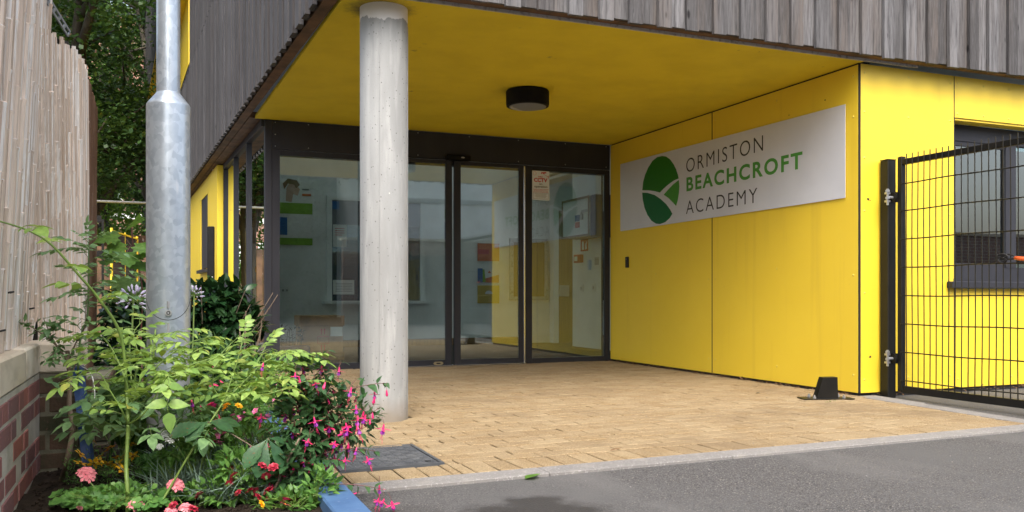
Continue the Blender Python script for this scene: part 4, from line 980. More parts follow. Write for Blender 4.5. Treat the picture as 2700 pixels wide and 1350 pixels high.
mb = MB(); mb.box(-.60, -.276, WYC + .001, 4.27, .427, .547, bev=.008); mb.build('coping_stone', M['coping'], pr)
# dark brick wall further along behind the pier
rb = thing('brick_wall', (-.3, 6, 0), 'dark low brick wall half hidden behind the rose leaves', 'wall')
mb = MB(); mb.box(-.72, -.20, 4.30, 9.5, 0, .36)
mb.build('core', M['mortar_dirty'], rb)
mb = MB(); z = .0
while z < .33:
    y = 4.32
    while y < 9.4: mb.box(-.26, -.192 + brn.uniform(-.002,.002), y, y + .213, z + .004, z + .0625, bev=.004); y += .225
    x = -.70
    while x < -.21: mb.box(x, min(x + .213, -.195), 4.292, 4.35, z + .004, z + .0625, bev=.004); x += .225
    z += .0735
mb.build('brickwork', M['brick_dirty'], rb)

# ---------------------------------------------------------------- bamboo screens
def cane(mb, p0, p1, r, brn):
    p0, p1 = Vector(p0), Vector(p1); L = (p1 - p0).length; pts, rad = [p0], [r]
    z = brn.uniform(.02, .25); bow = Vector((brn.uniform(-.006,.006), brn.uniform(-.006,.006), 0))
    f = lambda t: p0.lerp(p1, t) + bow*math.sin(math.pi*t)
    while z < L - .02:
        t = z/L
        for dz, k in ((-.014, .98), (-.004, 1.12), (.001, 1.15), (.004, .92), (.016, .98)):
            if 0 < t + dz/L < 1: pts.append(f(t + dz/L)); rad.append(r*k*(1 - .12*t))
        z += brn.uniform(.16, .34)
    pts.append(p1); rad.append(r*.88); mb.tube(pts, rad, 9)
brn = random.Random(4)
sc1 = thing('bamboo_screen', (-.47, 3.0, .54), 'tall weathered bamboo screen standing on the low brick wall', 'screen', 'bamboo screens')
mb = MB(); mb2 = MB(); y = 4.13
i = 0
while y > 2.35:
    r = brn.uniform(.0095, .0175); y -= r*1.06
    lean = .048 + brn.uniform(-.006, .006); dy = -.10*max(0, 1 - (4.05 - y)/.9) + brn.uniform(-.02, .02)
    x = -.47 + brn.uniform(-.010, .006)
    cane(mb, (x - r*.3, y, .548), (x + lean*1.95, y + dy*1.4, 2.65 + brn.uniform(-.05, .02)), r, brn); y -= r*1.06; i += 1
mb.build('canes', M['bamboo'], sc1, smooth='auto')
for z in (.62, .74, .80, .68):
    mb = MB(); yy = 3.85 - brn.random()*1.2; mb.tube([(-.452 + .048*(z - .5), yy - .022, z), (-.440 + .048*(z-.5), yy, z + .003), (-.452 + .048*(z-.5), yy + .022, z)], .0035, 5)
    mb.build('wire_tie', M['blackrub'], sc1)
mb = MB(); mb.box(-.53, -.50, 2.35, 4.0, 1.0, 1.04); mb.box(-.52, -.49, 2.35, 4.0, 2.0, 2.04); mb.build('rail', M['black'], sc1)
mb = MB(); mb.box(-.575, -.56, 2.35, 3.98, .55, 2.6); mb.build('gap_shade_sheet', M['matteblack'], sc1)  # black sheet added so the gaps between the canes read as shade
A, Bp, C = at(129, 90, 3.42), at(211, 148, 3.74), at(253, 292, 4.86)
A0, B0, C0 = Vector((-.47, 3.98, .53)), Vector((-.31, 4.22, .50)), Vector((-.318, 5.36, .36))
sc2 = thing('bamboo_screen', (-.40, 4.1, .5), 'shorter fanned bamboo screen with a sloping top behind the tall one', 'screen', 'bamboo screens')
mb = MB(); n = 34
for i in range(n):
    t = -.8 + 1.8*(i + .5)/n; a = A.lerp(Bp, t); g_ = (t + .8)/1.8; b = at(72 + 150*g_, 912, 3.58 + .2*g_); off = brn.uniform(-.006, .006)
    cane(mb, b + Vector((off, off, -.04)), a + Vector((off, 0, brn.uniform(-.022, .024))), brn.uniform(.0085, .0115), brn)
n2 = 9
for i in range(n2):
    t = i/n2; a = Bp.lerp(C, t*.35); b = B0.lerp(C0, t*.33); cane(mb, b + Vector((0, 0, -.03)), a + Vector((0, 0, brn.uniform(-.024, .022))), brn.uniform(.010, .014), brn)
mb.build('canes', M['bamboo'], sc2, smooth='auto')
sc3 = thing('bamboo_screen', (-.31, 5.0, .4), 'shade-darkened brown end of the bamboo screen beside the gap to the trees', 'screen', 'bamboo screens')
mb = MB(); n = 26
for i in range(n):
    t = .34 + .66*(i + .5)/n; a = Bp.lerp(C, t); b = B0.lerp(C0, t); cane(mb, b + Vector((0, 0, -.1)), a + Vector((0, 0, brn.uniform(-.015, .012))), brn.uniform(.011, .015), brn)
mb.build('canes', M['bamboo_dk'], sc3, smooth='auto')
t = thing('fence_frame', (-.42, 4.3, .4), 'black fence rail and perforated grey bracket above the short bamboo screen', 'fence')
mb = MB()
def bar(p, q, w, h):
    p, q = Vector(p), Vector(q); d = (q - p); s_ = d.cross(UP).normalized()*w; h_ = UP*h
    mb.add([p - s_, p + s_, q + s_, q - s_, p - s_ + h_, p + s_ + h_, q + s_ + h_, q - s_ + h_], [(0,3,2,1),(4,5,6,7),(0,1,5,4),(1,2,6,5),(2,3,7,6),(3,0,4,7)])
off = Vector((-.09, .20, 0))
bar(A + off + UP*-.12, Bp + off + UP*-.12, .014, .22); bar(Bp + off + UP*-.12, C + off + UP*-.12, .014, .19)
p = Bp + off; mb.box(p.x - .03, p.x + .03, p.y - .03, p.y + .03, .3, p.z + .105); p = A + off; mb.box(p.x - .03, p.x + .03, p.y - .02, p.y + .04, .3, p.z + .05)
mb.build('rail', M['black'], t)
mb = MB(); p0 = at(131, 8, 3.5); p1 = at(182, 90, 3.66); d = (p1 - p0); nb = 5
u = d.normalized(); v = Vector((.2, .1, 1)); v = (v - u*v.dot(u)).normalized(); hw = .016
q = u.cross(v)*.003; M['bracket'] = pmat('grey_bracket', (.30, .33, .36), .45, .5)
def strip(a, b, lo, hi): 
    P = [p0 + u*a + v*lo, p0 + u*b + v*lo, p0 + u*b + v*hi, p0 + u*a + v*hi]; mb.add([x + q for x in P] + [x - q for x in P], [(0,1,2,3),(7,6,5,4),(0,4,5,1),(1,5,6,2),(2,6,7,3),(3,7,4,0)])
L = d.length; strip(-.1, L, .007, hw); strip(-.1, L, -hw, -.007)
for i in range(nb + 2): x = -.1 + (L + .1)*i/(nb + 1); strip(max(-.1, x - .006), min(L, x + .006), -.0069, .0069)
mb.build('bracket', M['bracket'], t)

# ---------------------------------------------------------------- flower bed: soil, blue edging, stake, canes
mb = MB(); nx, ny = 50, 130; x0, x1, y0, y1 = -.42, .505, .4, 8.0
def sz(x, y): return .045 + .02*max(0, (x - .3)/.2) + .022*mnoise.noise((x*5, y*5, 0)) + .010*mnoise.noise((x*17, y*17, 3)) + .006*mnoise.noise((x*48, y*48, 7))
vs = [(x0 + (x1-x0)*i/nx, y0 + (y1-y0)*j/ny, 0) for j in range(ny+1) for i in range(nx+1)]; vs = [(x, y, sz(x, y)) for x, y, _ in vs]
mb.add(vs, [(j*(nx+1)+i, j*(nx+1)+i+1, (j+1)*(nx+1)+i+1, (j+1)*(nx+1)+i) for j in range(ny) for i in range(nx)])
for i in range(2600):
    x, y = rng.uniform(-.40, .48), rng.uniform(2.3, 4.6); r = rng.uniform(.002, .009); mb.ball((x, y, sz(x, y) + r*.3), r, 5, 0, .7)
tag(mb.build('soil', M['soil'], origin=(0,0,0), smooth=True), kind='structure')
def gnd(px, py): p = onZ(px, py, .05); p.z = sz(p.x, p.y); return p
t = thing('planter_edging', (.53, 3.5, 0), 'weathered blue painted timber edging along the flower bed', 'edging')
mb = MB()
for (a, b, dx) in ((.5, 3.178, 0), (3.182, 5.6, .006), (5.604, 8.0, .004)): mb.box(.485, .592 + dx, a, b, -.01, .096 + dx*.4, bev=.006)
for k in mb.v: pass
mb.build('board', M['blue'], t)
mb = MB(); mb.box(-.19, .498, 7.95, 8.0, 0, .12); mb.build('end_board', M['blue'], t)
p = at(205, 968, 3.3); q = at(236, 1205, 3.12)
t = thing('timber_stake', (q.x, q.y, .03), 'dark blue painted stake leaning beside the brick pier', 'stake')
mb = MB(); a = Vector((.016, -.004, 0)); b = Vector((.004, .014, 0)); q = q - UP*.06
mb.add([q-a-b, q+a-b, q+a+b, q-a+b, p-a-b, p+a-b, p+a+b+UP*.006, p-a+b+UP*.004], [(0,3,2,1),(4,5,6,7),(0,1,5,4),(1,2,6,5),(2,3,7,6),(3,0,4,7)]); mb.build('post', M['darkblue'], t)
mb = MB(); mb.tube(smoothpath([at(215, 966, 3.28), at(240, 985, 3.24), at(250, 1040, 3.22), at(238, 1095, 3.2)], 4), .0016, 4); mb.build('twine', M['paper'], t)
for i, (pa, pb, lab) in enumerate((((812, 1000, 3.10), (797, 1332, 2.95), 'thicker bamboo garden cane supporting the fuchsia'), ((822, 1003, 3.06), (806, 1300, 2.97), 'thin bamboo garden cane beside the thicker one in the fuchsia'))):
    mb = MB(); a, b = at(*pa), at(*pb); r = .0072 if i == 0 else .0038
    pts, rad = [], []
    for k in range(21):
        f = k/20; pts.append(b.lerp(a, f)); rad.append(r*(1.2 if k % 5 == 3 else 1))
    mb.tube(pts, rad, 8); o = mb.build('garden_cane', M['cane'], smooth=True); tag(o, lab, 'garden cane', 'garden canes')
# ---------------------------------------------------------------- plants: builders
def plant(name, loc, label, cat='plant', group=None): return thing(name, loc, label, cat, group)
def horiz(d):
    d = Vector((d[0], d[1], 0)); return d.normalized() if d.length > 1e-6 else Vector((1, 0, 0))
def pinnate(ml, ms, base, d, nrm, L, n=3, ll=.045, lw=.024, droop=.25, r=.0011):
    """compound leaf: n pairs of leaflets and one at the tip"""
    d = Vector(d).normalized(); nrm = Vector(nrm).normalized(); pts = []
    side = d.cross(nrm).normalized(); up = side.cross(d).normalized()
    for k in range(7): t = k/6; pts.append(Vector(base) + d*(L*t) - UP*(droop*L*t*t))
    ms.tube(pts, [r*(1 - .5*k/6) for k in range(7)], 4, cap=False)
    end = (pts[-1] - pts[-2]).normalized()
    ml.leaf(pts[-1], end + rv(.1), up + rv(.15), ll*rng.uniform(1.0, 1.25), lw*rng.uniform(.95, 1.2), .18, .22, 5, 'ell', jag=.04)
    for k in range(n):
        f = .38 + .55*k/max(1, n-1) if n > 1 else .55
        p = Vector(base) + d*(L*f) - UP*(droop*L*f*f)
        for sgn in (1, -1):
            dd = side*sgn*.88 + end*.5 + rv(.14); s_ = ll*rng.uniform(.72, 1.05)*(.8 + .2*k/max(1, n-1))
            ml.leaf(p, dd, up + rv(.22), s_, s_*lw/ll*rng.uniform(.9, 1.1), .22, .25, 4, 'ell', jag=.04)
def spray(ml, ms, path, r0=.004, r1=.0015, step=.055, L=.105, start=.15, n=3, ll=.044, lw=.022, mi=0, tip=True, flat=.75):
    pts = smoothpath(path, 6); m = len(pts)
    ms.tube(pts, [r0 + (r1 - r0)*i/(m-1) for i in range(m)], 6, mi)
    acc = 0; tot = sum((pts[i+1]-pts[i]).length for i in range(m-1)); s = 0; sd = rng.choice((-1, 1)); nxt = tot*start
    for i in range(m-1):
        seg = pts[i+1] - pts[i]; s += seg.length
        if s > nxt:
            nxt += step*rng.uniform(.8, 1.25); sd *= -1; d = seg.normalized()
            out = d.cross(UP); out = out.normalized() if out.length > .2 else Vector((math.cos(s*90), math.sin(s*90), 0))
            a = rng.uniform(-1.1, 1.1); dd = out*sd*math.cos(a) + horiz((out.y, -out.x, 0))*math.sin(a) + d*.45 + UP*rng.uniform(-.05, .45)
            pinnate(ml, ms, pts[i+1], dd, UP + rv(1 - flat), L*rng.uniform(.75, 1.15), n, ll, lw)
    if tip: pinnate(ml, ms, pts[-1], (pts[-1]-pts[-3]), UP + rv(.2), L*.8, n, ll*.85, lw*.85)
def bush(ml, c, rad, n, L, W, prof='ell', updir=.35, jag=0.0, seg=4, droop=.2, shell=.55, fold=.22, mi=0):
    c = Vector(c)
    for _ in range(n):
        while True:
            q = rv(1)
            if .05 < q.length < 1: break
        q = q.normalized()*(shell + (1-shell)*rng.random()) if rng.random() < .75 else q
        p = c + Vector((q.x*rad[0], q.y*rad[1], q.z*rad[2]))
        d = q.normalized()*.8 + UP*updir + rv(.6); s_ = rng.uniform(.65, 1.15)
        ml.leaf(p, d, UP + q*.5 + rv(.4), L*s_, W*s_, droop, fold, seg, prof, mi, jag=jag)
def twigs(ms, base, c, rad, n, r=.003, mi=0):
    base, c = Vector(base), Vector(c)
    for _ in range(n):
        q = rv(1); e = c + Vector((q.x*rad[0], q.y*rad[1], q.z*rad[2]))*.95; b = base + Vector((rng.uniform(-.02,.02), rng.uniform(-.02,.02), 0))
        ms.tube(curve(b, (b + e)/2 + Vector((rng.uniform(-.03,.03), rng.uniform(-.03,.03), .03)), e, 6), [r*(1 - .11*k) for k in range(7)], 5, mi)
def flowerhead(me_name, fn):
    m_ = MB(); mats = fn(m_)
    me = bpy.data.meshes.new(me_name); me.from_pydata(m_.v, [], m_.f)
    for x in mats: me.materials.append(x)
    me.polygons.foreach_set('material_index', m_.m); me.update(); return me
def f_fuchsia(m_):      # hangs down from the origin: tube, four swept sepals, purple skirt, stamens
    m_.tube([(0,0,0), (0,0,-.004)], .0022, 6, 0); m_.tube([(0,0,-.003), (0,0,-.012), (0,0,-.018)], [.0028, .0036, .0045], 7, 0)
    for k in range(4):
        a = k*math.pi/2 + .3; d = Vector((math.cos(a), math.sin(a), -.35)); m_.leaf((math.cos(a)*.003, math.sin(a)*.003, -.017), d, UP, .026, .0115, -.25, .3, 4, 'ell', 0)
    for k in range(6):
        a = k*math.pi/3; d = Vector((math.cos(a)*.45, math.sin(a)*.45, -1)); m_.leaf((math.cos(a)*.002, math.sin(a)*.002, -.017), d, Vector((math.cos(a), math.sin(a), .3)), .021, .016, .12, -.4, 3, 'obov', 1)
    for k in range(4): m_.tube([(0,0,-.03), (rng.uniform(-.005,.005), rng.uniform(-.005,.005), -.052 - .006*k)], .0006, 3, 0)
    return [M['magenta'], M['purple']]
def f_bud(m_):
    m_.tube([(0,0,0), (0,0,-.004), (0,0,-.012), (0,0,-.022), (0,0,-.030)], [.0018, .003, .0042, .0056, .0008], 7, 0); return [M['magenta'], M['purple']]
def f_pelargonium(mat):
    def fn(m_):
        for i in range(11):
            a = i*2.4; rr = .020*math.sqrt(i/10); c = Vector((rr*math.cos(a), rr*math.sin(a), .018 - rr*.55)); out = (c + UP*.012).normalized()
            m_.tube([(0,0,-.012), c], .0008, 3, 1, cap=False); t1 = out.orthogonal().normalized(); t2 = out.cross(t1)
            for k in range(5):
                b = k*1.257 + i; d = t1*math.cos(b) + t2*math.sin(b) + out*.3; m_.leaf(c, d, out, .0165, .0105, .2, .15, 3, 'obov', 0)
        for i in range(4): m_.ball((rng.uniform(-.02,.02), rng.uniform(-.02,.02), -.008), .0028, 5, 1, 1.6)
        return [M[mat], M['stem']]
    return fn
def f_bidens(m_):
    for k in range(5):
        a = k*1.2566; m_.leaf((math.cos(a)*.003, math.sin(a)*.003, 0), (math.cos(a), math.sin(a), .22), UP, .0165, .0095, .15, .12, 4, 'ell', 0)
    m_.ball((0,0,.001), .0042, 6, 1, .6); return [M['petalyellow'], M['flowereye']]
def f_dianthus(mat):
    def fn(m_):
        m_.tube([(0,0,-.016), (0,0,-.003)], [.0035, .0045], 6, 1)
        for ring, (n, el, s_) in enumerate(((7, .15, .017), (6, .55, .015), (5, 1.2, .012))):
            for k in range(n):
                a = k*6.283/n + ring; m_.leaf((0,0,-.002), (math.cos(a), math.sin(a), el), UP, s_, s_*.85, .2, .25, 3, 'obov', 0, jag=.15)
        return [M[mat], M['stem_dk']]
    return fn
def f_small(mat):
    def fn(m_):
        for k in range(5):
            a = k*1.2566; m_.leaf((0,0,0), (math.cos(a), math.sin(a), .4), UP, .013, .011, .2, .2, 3, 'obov', 0)
        m_.ball((0,0,.002), .002, 5, 1); return [M[mat], M['petalyellow']]
    return fn
def f_agap(m_):
    for i in range(34):
        a = i*2.4; el = math.asin(1 - 1.45*i/33); d = Vector((math.cos(a)*math.cos(el), math.sin(a)*math.cos(el), math.sin(el))); e = d*.044
        m_.tube([(0,0,0), e], .0009, 3, 1, cap=False); m_.tube([e, e + d*.006, e + d*.017, e + d*.024], [.0018, .0038, .0046, .0012], 6, 0)
    return [M['agap'], M['stem']]
FL = dict(fuchsia=flowerhead('fuchsia_flower', f_fuchsia), bud=flowerhead('fuchsia_bud', f_bud), pel=flowerhead('pink_flower_head', f_pelargonium('pink')), pelw=flowerhead('white_flower_head', f_pelargonium('petalwhite')),
    bid=flowerhead('yellow_flower', f_bidens), dia=flowerhead('crimson_flower', f_dianthus('crimson')), lil=flowerhead('lilac_flower', f_dianthus('lilac')), red=flowerhead('red_flower', f_small('magenta')), pk=flowerhead('small_pink_flower', f_small('lilac')), yel=flowerhead('orange_flower', f_dianthus('petalyellow')), ag=flowerhead('agapanthus_head', f_agap))
ROT0 = lambda t=.3: (rng.uniform(-t, t), rng.uniform(-t, t), rng.uniform(0, 6.28))
FACE = (.95, 0, 0)      # nod of an open flower towards the light of the street

# ---------------------------------------------------------------- the rose in front of the lamp post
b = gnd(337, 1345)
t = plant('rose_bush', b, 'large rose bush with pale green sprays arching in front of the lamp post')
ml, ms = MB(), MB()
top = at(338, 1120, 2.78)
ms.tube(smoothpath([b, at(336, 1290, 2.74), at(333, 1230, 2.76), at(337, 1150, 2.78), top], 5), [.0068]*10 + [.0062]*11, 8)
for k in range(16): p = b.lerp(top, .15 + .05*k); ms.tube([p + rv(.003), p + rv(.001) + Vector((rng.choice((-1,1))*.012, 0, .004))], [.0016, .0003], 4)
H1 = at(345, 1060, 2.82)
S_ = [  # (path, options)
 ([top, at(332, 1000, 2.82), at(317, 880, 2.80), at(262, 790, 2.74), at(205, 722, 2.68), at(135, 645, 2.62), at(70, 606, 2.56), at(-20, 578, 2.5)], dict(r0=.0062, r1=.0026, step=.085, L=.095, n=2, ll=.058, lw=.034, start=.36)),
 ([top, H1, at(372, 1000, 2.86), at(398, 930, 2.9), at(420, 890, 2.92), at(470, 872, 2.95)], dict(step=.040, L=.10)),
 ([H1, at(400, 1020, 2.86), at(470, 975, 2.9), at(540, 950, 2.95), at(600, 930, 3.0)], dict(step=.038, L=.10, r0=.0032)),
 ([H1, at(330, 1000, 2.8), at(300, 930, 2.82), at(270, 890, 2.85), at(230, 880, 2.88)], dict(step=.036, L=.10)),
 ([top, at(320, 1080, 2.74), at(290, 1030, 2.72), at(262, 985, 2.70), at(222, 990, 2.66)], dict(step=.042, L=.105, r0=.003)),
 ([top, at(380, 1090, 2.74), at(430, 1010, 2.72), at(447, 985, 2.70)], dict(step=.05, L=.10, r0=.003, ll=.052, lw=.029)),
 ([H1, at(420, 960, 2.95), at(500, 905, 3.0), at(545, 890, 3.05)], dict(step=.036, L=.095)),
 ([H1, at(356, 1000, 2.95), at(362, 930, 3.0), at(352, 880, 3.04), at(372, 850, 3.06)], dict(step=.034, L=.09)),
 ([H1, at(440, 1000, 2.8), at(520, 980, 2.8), at(556, 975, 2.8)], dict(step=.034, L=.085, ll=.036, lw=.018)),
]
for path, kw in S_: spray(ml, ms, path, **kw)
for i in range(36):
    p = at(rng.uniform(232, 560), rng.uniform(862, 1000), rng.uniform(2.8, 3.1)); a = rng.uniform(0, 6.28)
    pinnate(ml, ms, p, (math.cos(a), math.sin(a), rng.uniform(-.1, .35)), UP + rv(.25), rng.uniform(.07, .11), rng.choice((2, 3)), .044, .023)
# the big worn leaf hanging in front of the post
q = at(444, 985, 2.66); pts = smoothpath([q, at(445, 1020, 2.63), at(441, 1060, 2.62), at(443, 1086, 2.62)], 4); ms.tube(pts, .0014, 5)
for (px, py), d in (((441, 1062), (-1, -.25, -.12)), ((443, 1066), (1, -.1, -.05)), ((444, 1088), (.1, -.15, -1)), ((444, 1015), (1, .1, -.3)), ((443, 1020), (-1, 0, -.25))):
    big = 1 if py > 1050 else .8
    ml.leaf(at(px, py, 2.62), d, Vector((0, -.75, .66)), .064*big, .036*big, .1, .18, 7, 'ovate', jag=.06)
ml.build('foliage', M['rose'], t, smooth=True); ms.build('stems', M['stem'], t, smooth=True)
ml, ms = MB(), MB()     # older, darker leaves low on the same bush
for i in range(74):
    p = at(rng.uniform(225, 560), rng.uniform(1000, 1135), rng.uniform(2.78, 3.2)); a = rng.uniform(0, 6.28)
    pinnate(ml, ms, p, (math.cos(a), math.sin(a), rng.uniform(-.35, .15)), UP + rv(.35), rng.uniform(.06, .10), 2, .050, .028)
ml.build('mature_leaves', M['rose_dk'], t, smooth=True)
t2 = ms.build('leaf_stalks', M['stem'], t)
# tall side shoot behind the arch
b = gnd(205, 1120)
t = plant('rose_shoot', b, 'upright leafy rose shoot in front of the bamboo screen', 'plant')
ml, ms = MB(), MB()
spray(ml, ms, [b, at(205, 1000, 3.15), at(212, 895, 3.2), at(229, 845, 3.2), at(233, 770, 3.2), at(234, 690, 3.2), at(233, 640, 3.2)], r0=.0048, r1=.002, step=.045, L=.115, start=.30, ll=.040, lw=.020, n=3)
for k in range(12):
    py = rng.uniform(655, 850); a = rng.choice((rng.uniform(-.5, .5), rng.uniform(2.7, 3.6)))
    pinnate(ml, ms, at(233, py, 3.2), (math.cos(a), math.sin(a) - .2, .16), UP + rv(.12), rng.uniform(.11, .17), 3, .046, .021)
for dx in (-1, 1): pinnate(ml, ms, at(233, 640, 3.2), (dx*.7, 0, .9), Vector((-dx, -.5, .6)), .075, 4, .013, .006)
ml.build('foliage', M['rose_dk'], t, smooth=True); ms.build('stems', M['stem_dk'], t, smooth=True)
# right hand rose sprays: a second bush with yellow green leaves
b = gnd(412, 1346)
t = plant('rose_bush', b, 'yellow green rose spray reaching over the bedding flowers towards the fuchsia')
ml, ms = MB(), MB()
J = at(588, 1062, 2.85)
mc = MB(); mc.tube(smoothpath([b, at(462, 1262, 2.78), at(520, 1165, 2.8), J], 6), [.0042 - .0012*i/18 for i in range(19)], 7); mc.build('main_stem', M['stem'], t, smooth=True)
for path in ([J, at(610, 1000, 2.88), at(632, 930, 2.9), at(640, 890, 2.92)], [J, at(640, 1030, 2.9), at(700, 1000, 2.95), at(760, 950, 3.0), at(800, 935, 3.02)],
             [J, at(650, 1000, 2.92), at(690, 960, 2.96), at(735, 935, 3.0)], [J, at(560, 1010, 2.9), at(580, 940, 2.95), at(610, 905, 2.98)], [J, at(640, 1045, 2.84), at(710, 1038, 2.84), at(790, 1010, 2.86)], [J, at(600, 1020, 2.95), at(670, 965, 3.02), at(700, 915, 3.05)]):
    spray(ml, ms, path, r0=.0026, r1=.0013, step=.036, L=.095, start=.12, ll=.045, lw=.023)
for i in range(34):
    p = at(rng.uniform(520, 780), rng.uniform(905, 1030), rng.uniform(2.9, 3.3)); a = rng.uniform(0, 6.28)
    pinnate(ml, ms, p, (math.cos(a), math.sin(a), rng.uniform(-.1, .4)), UP + rv(.25), rng.uniform(.06, .10), rng.choice((2, 3)), .045, .023)
ml.build('foliage', M['rose'], t, smooth=True); ms.build('stems', M['stem'], t, smooth=True)

# ---------------------------------------------------------------- fuchsia
b = gnd(778, 1322)
t = plant('fuchsia', b, 'fuchsia tied to canes with hanging magenta and purple flowers at the bed edge', 'fuchsia')
ml, ms = MB(), MB(); hang = []
tips = [((865, 925), 3.05), ((900, 955), 3.1), ((940, 1000), 3.1), ((905, 1060), 3.08), ((955, 1085), 3.05), ((880, 1010), 3.02), ((1000, 1075), 3.06), ((1015, 1010), 3.1), ((930, 1150), 3.0), ((990, 1190), 2.98), ((1010, 1290), 2.92), ((880, 1180), 2.98),
        ((845, 1240), 2.92), ((760, 960), 3.08), ((800, 930), 3.08), ((720, 1010), 3.04), ((745, 1070), 2.98), ((700, 1130), 2.94), ((835, 1120), 2.98), ((790, 1180), 2.9), ((735, 1230), 2.86), ((815, 1290), 2.86), ((870, 1110), 2.96), ((690, 1260), 2.84), ((970, 1120), 3.02), ((900, 1215), 2.94), ((770, 1090), 2.96), ((855, 1040), 3.0)]
for (px, py), d in tips:
    e = at(px, py, d); a0 = b + (at(805, 1010, 3.05) - b)*rng.uniform(.12, .85)*max(.15, min(1, (1330 - py)/330)); mid = (a0 + e)/2 + UP*rng.uniform(.03, .09)
    pts = curve(a0, mid, e, 10); ms.tube(pts, [.0026 - .00016*k for k in range(11)], 5)
    for k in range(2, 11):
        dd = (pts[k] - pts[k-1]).normalized(); out = dd.cross(UP) if dd.cross(UP).length > .1 else Vector((1,0,0)); out.normalize(); an = k*1.57
        for sg_ in (1, -1):
            if rng.random() < .14: continue
            o2 = (out*math.cos(an) + dd.cross(out)*math.sin(an))*sg_; s_ = rng.uniform(.030, .056)*(1 if k < 9 else .7)
            ml.leaf(pts[k], o2 + dd*.35 - UP*.25 + rv(.15), UP + o2*.2 + rv(.3), s_, s_*.56, .3, .22, 4, 'ovate')
        if k > 4 and rng.random() < .34: hang.append(pts[k] + rv(.008))
for p in (at(1000, 1255, 2.94), at(1022, 1298, 2.92), at(1010, 1296, 2.93)): hang.append(p)
bush(ml, at(800, 1120, 2.98), (.10, .08, .16), 360, .046, .026, 'ovate', .1)
bush(ml, at(770, 1240, 2.90), (.10, .08, .10), 300, .048, .027, 'ovate', .1)
bush(ml, at(925, 1115, 3.0), (.11, .06, .10), 120, .034, .019, 'ovate', .1)
for i in range(16): hang.insert(0, at(rng.gauss(935, 45), rng.uniform(1010, 1200), rng.uniform(2.93, 3.0)))
bush(ml, at(860, 1090, 3.0), (.09, .07, .12), 170, .042, .024, 'ovate', .1)
bush(ml, at(815, 1000, 3.05), (.07, .06, .08), 130, .036, .020, 'ovate', .2)
for i in range(34): hang.append(at(rng.gauss(815, 85), rng.uniform(930, 1240), rng.uniform(2.84, 2.95)))
for i, p in enumerate(hang[:100]):
    q = p + Vector((rng.uniform(-.012, .012), rng.uniform(-.02, .004), -rng.uniform(.018, .035))); ms.tube([p, (p + q)/2 + UP*.006, q], .0008, 4)
    bud = rng.random() < .28; inst(FL['bud' if bud else 'fuchsia'], 'flower_bud' if bud else 'flower', t, q, (rng.uniform(-.35, .35), rng.uniform(-.35, .35), rng.uniform(0, 6)), rng.uniform(.68, 1.0))
ml.build('foliage', M['fuchsia_leaf'], t, smooth=True); ms.build('stems', M['redstem'], t, smooth=True)

# ---------------------------------------------------------------- chestnut seedling: large drooping leaflets
b = gnd(700, 1312)
t = plant('chestnut_seedling', b, 'young chestnut with large drooping dark leaflets left of the fuchsia')
ml, ms = MB(), MB()
ms.tube(smoothpath([b, at(722, 1290, 2.84), at(752, 1225, 2.85), at(790, 1155, 2.86)], 5), [.0065 - .0002*i for i in range(16)], 7)
for c, ds in ((at(706, 1156, 2.80), ((-.80, -.3, -.70, .115), (-.35, -.45, -1, .125), (.55, -.3, -.85, .105), (.9, .3, -.15, .07))), (at(548, 1112, 2.82), ((-1, -.5, -.12, .125), (-.7, -.7, -.35, .10), (.9, -.1, .02, .10), (.3, .6, .1, .10), (.9, -.6, -.15, .09)))):
    ms.tube(curve(at(745, 1235, 2.85), (c + at(745, 1235, 2.85))/2 + UP*.02, c, 6), .0022, 5)
    for dx, dy, dz, L in ds: ml.leaf(c, (dx, dy, dz), Vector((.1, -.55, .8)), L, L*.46, .25, .16, 20, 'obov', jag=.08, ridge=.10)
ml.build('foliage', M['chest'], t, smooth=True); ms.build('stem', M['twig'], t, smooth=True)

# ---------------------------------------------------------------- pelargoniums
def geranium(px, py, heads, label, key, n=120, rad=(.11, .09, .05), h=.075, grp='pelargoniums in the flower bed', lz=.026):
    b = gnd(px, py); t = plant('pelargonium', b, label, 'pelargonium', grp); ml, ms = MB(), MB(); c = b + UP*h
    for _ in range(n):
        a = rng.uniform(0, 6.28); r = math.sqrt(rng.random()); p = c + Vector((math.cos(a)*r*rad[0], math.sin(a)*r*rad[1], rng.uniform(-1, 1)*rad[2]*(1 - .5*r)))
        nrm = (UP + Vector((math.cos(a), math.sin(a), 0))*r*.7 + Vector((0, -.35, 0)) + rv(.3)).normalized(); t1 = nrm.orthogonal().normalized(); t2 = nrm.cross(t1)
        R_ = lz*rng.uniform(.6, 1.1); ph = rng.uniform(0, 6.28); k = 15; vs = [p]
        for j in range(k):
            an = ph + .35 + (6.283 - .7)*j/(k-1); rr = R_*(1 + .13*math.cos(j*2.1)); vs.append(p + (t1*math.cos(an) + t2*math.sin(an))*rr + nrm*(.22*R_ + .12*R_*math.cos(j*2.1)))
        ml.add(vs, [(0, j+1, j+2) for j in range(k-1)])
        if rng.random() < .5: ms.tube([b + Vector((rng.uniform(-.03,.03), rng.uniform(-.03,.03), 0)), p], .0013, 4)
    for hx, hy, d, sc in heads:
        p = at(hx, hy, d); ms.tube(curve(b + Vector((rng.uniform(-.03,.03), rng.uniform(-.03,.03), .02)), (b + p)/2 + Vector((rng.uniform(-.02,.02), 0, .03)), p - UP*.010, 6), .0016, 5)
        inst(FL[key], 'flower_head', t, p, (.55 + rng.uniform(-.2, .2), rng.uniform(-.25, .25), rng.uniform(-.5, .5)), sc)
    ml.build('foliage', M['geran'], t, smooth=True); ms.build('stems', M['stem'], t)
geranium(270, 1330, [(228, 1252, 2.86, 1.1), (210, 1340, 2.7, .35)], 'pelargonium with one salmon pink flower head in front of the brick pier', 'pel', 260, (.15, .11, .022), .035, lz=.019)
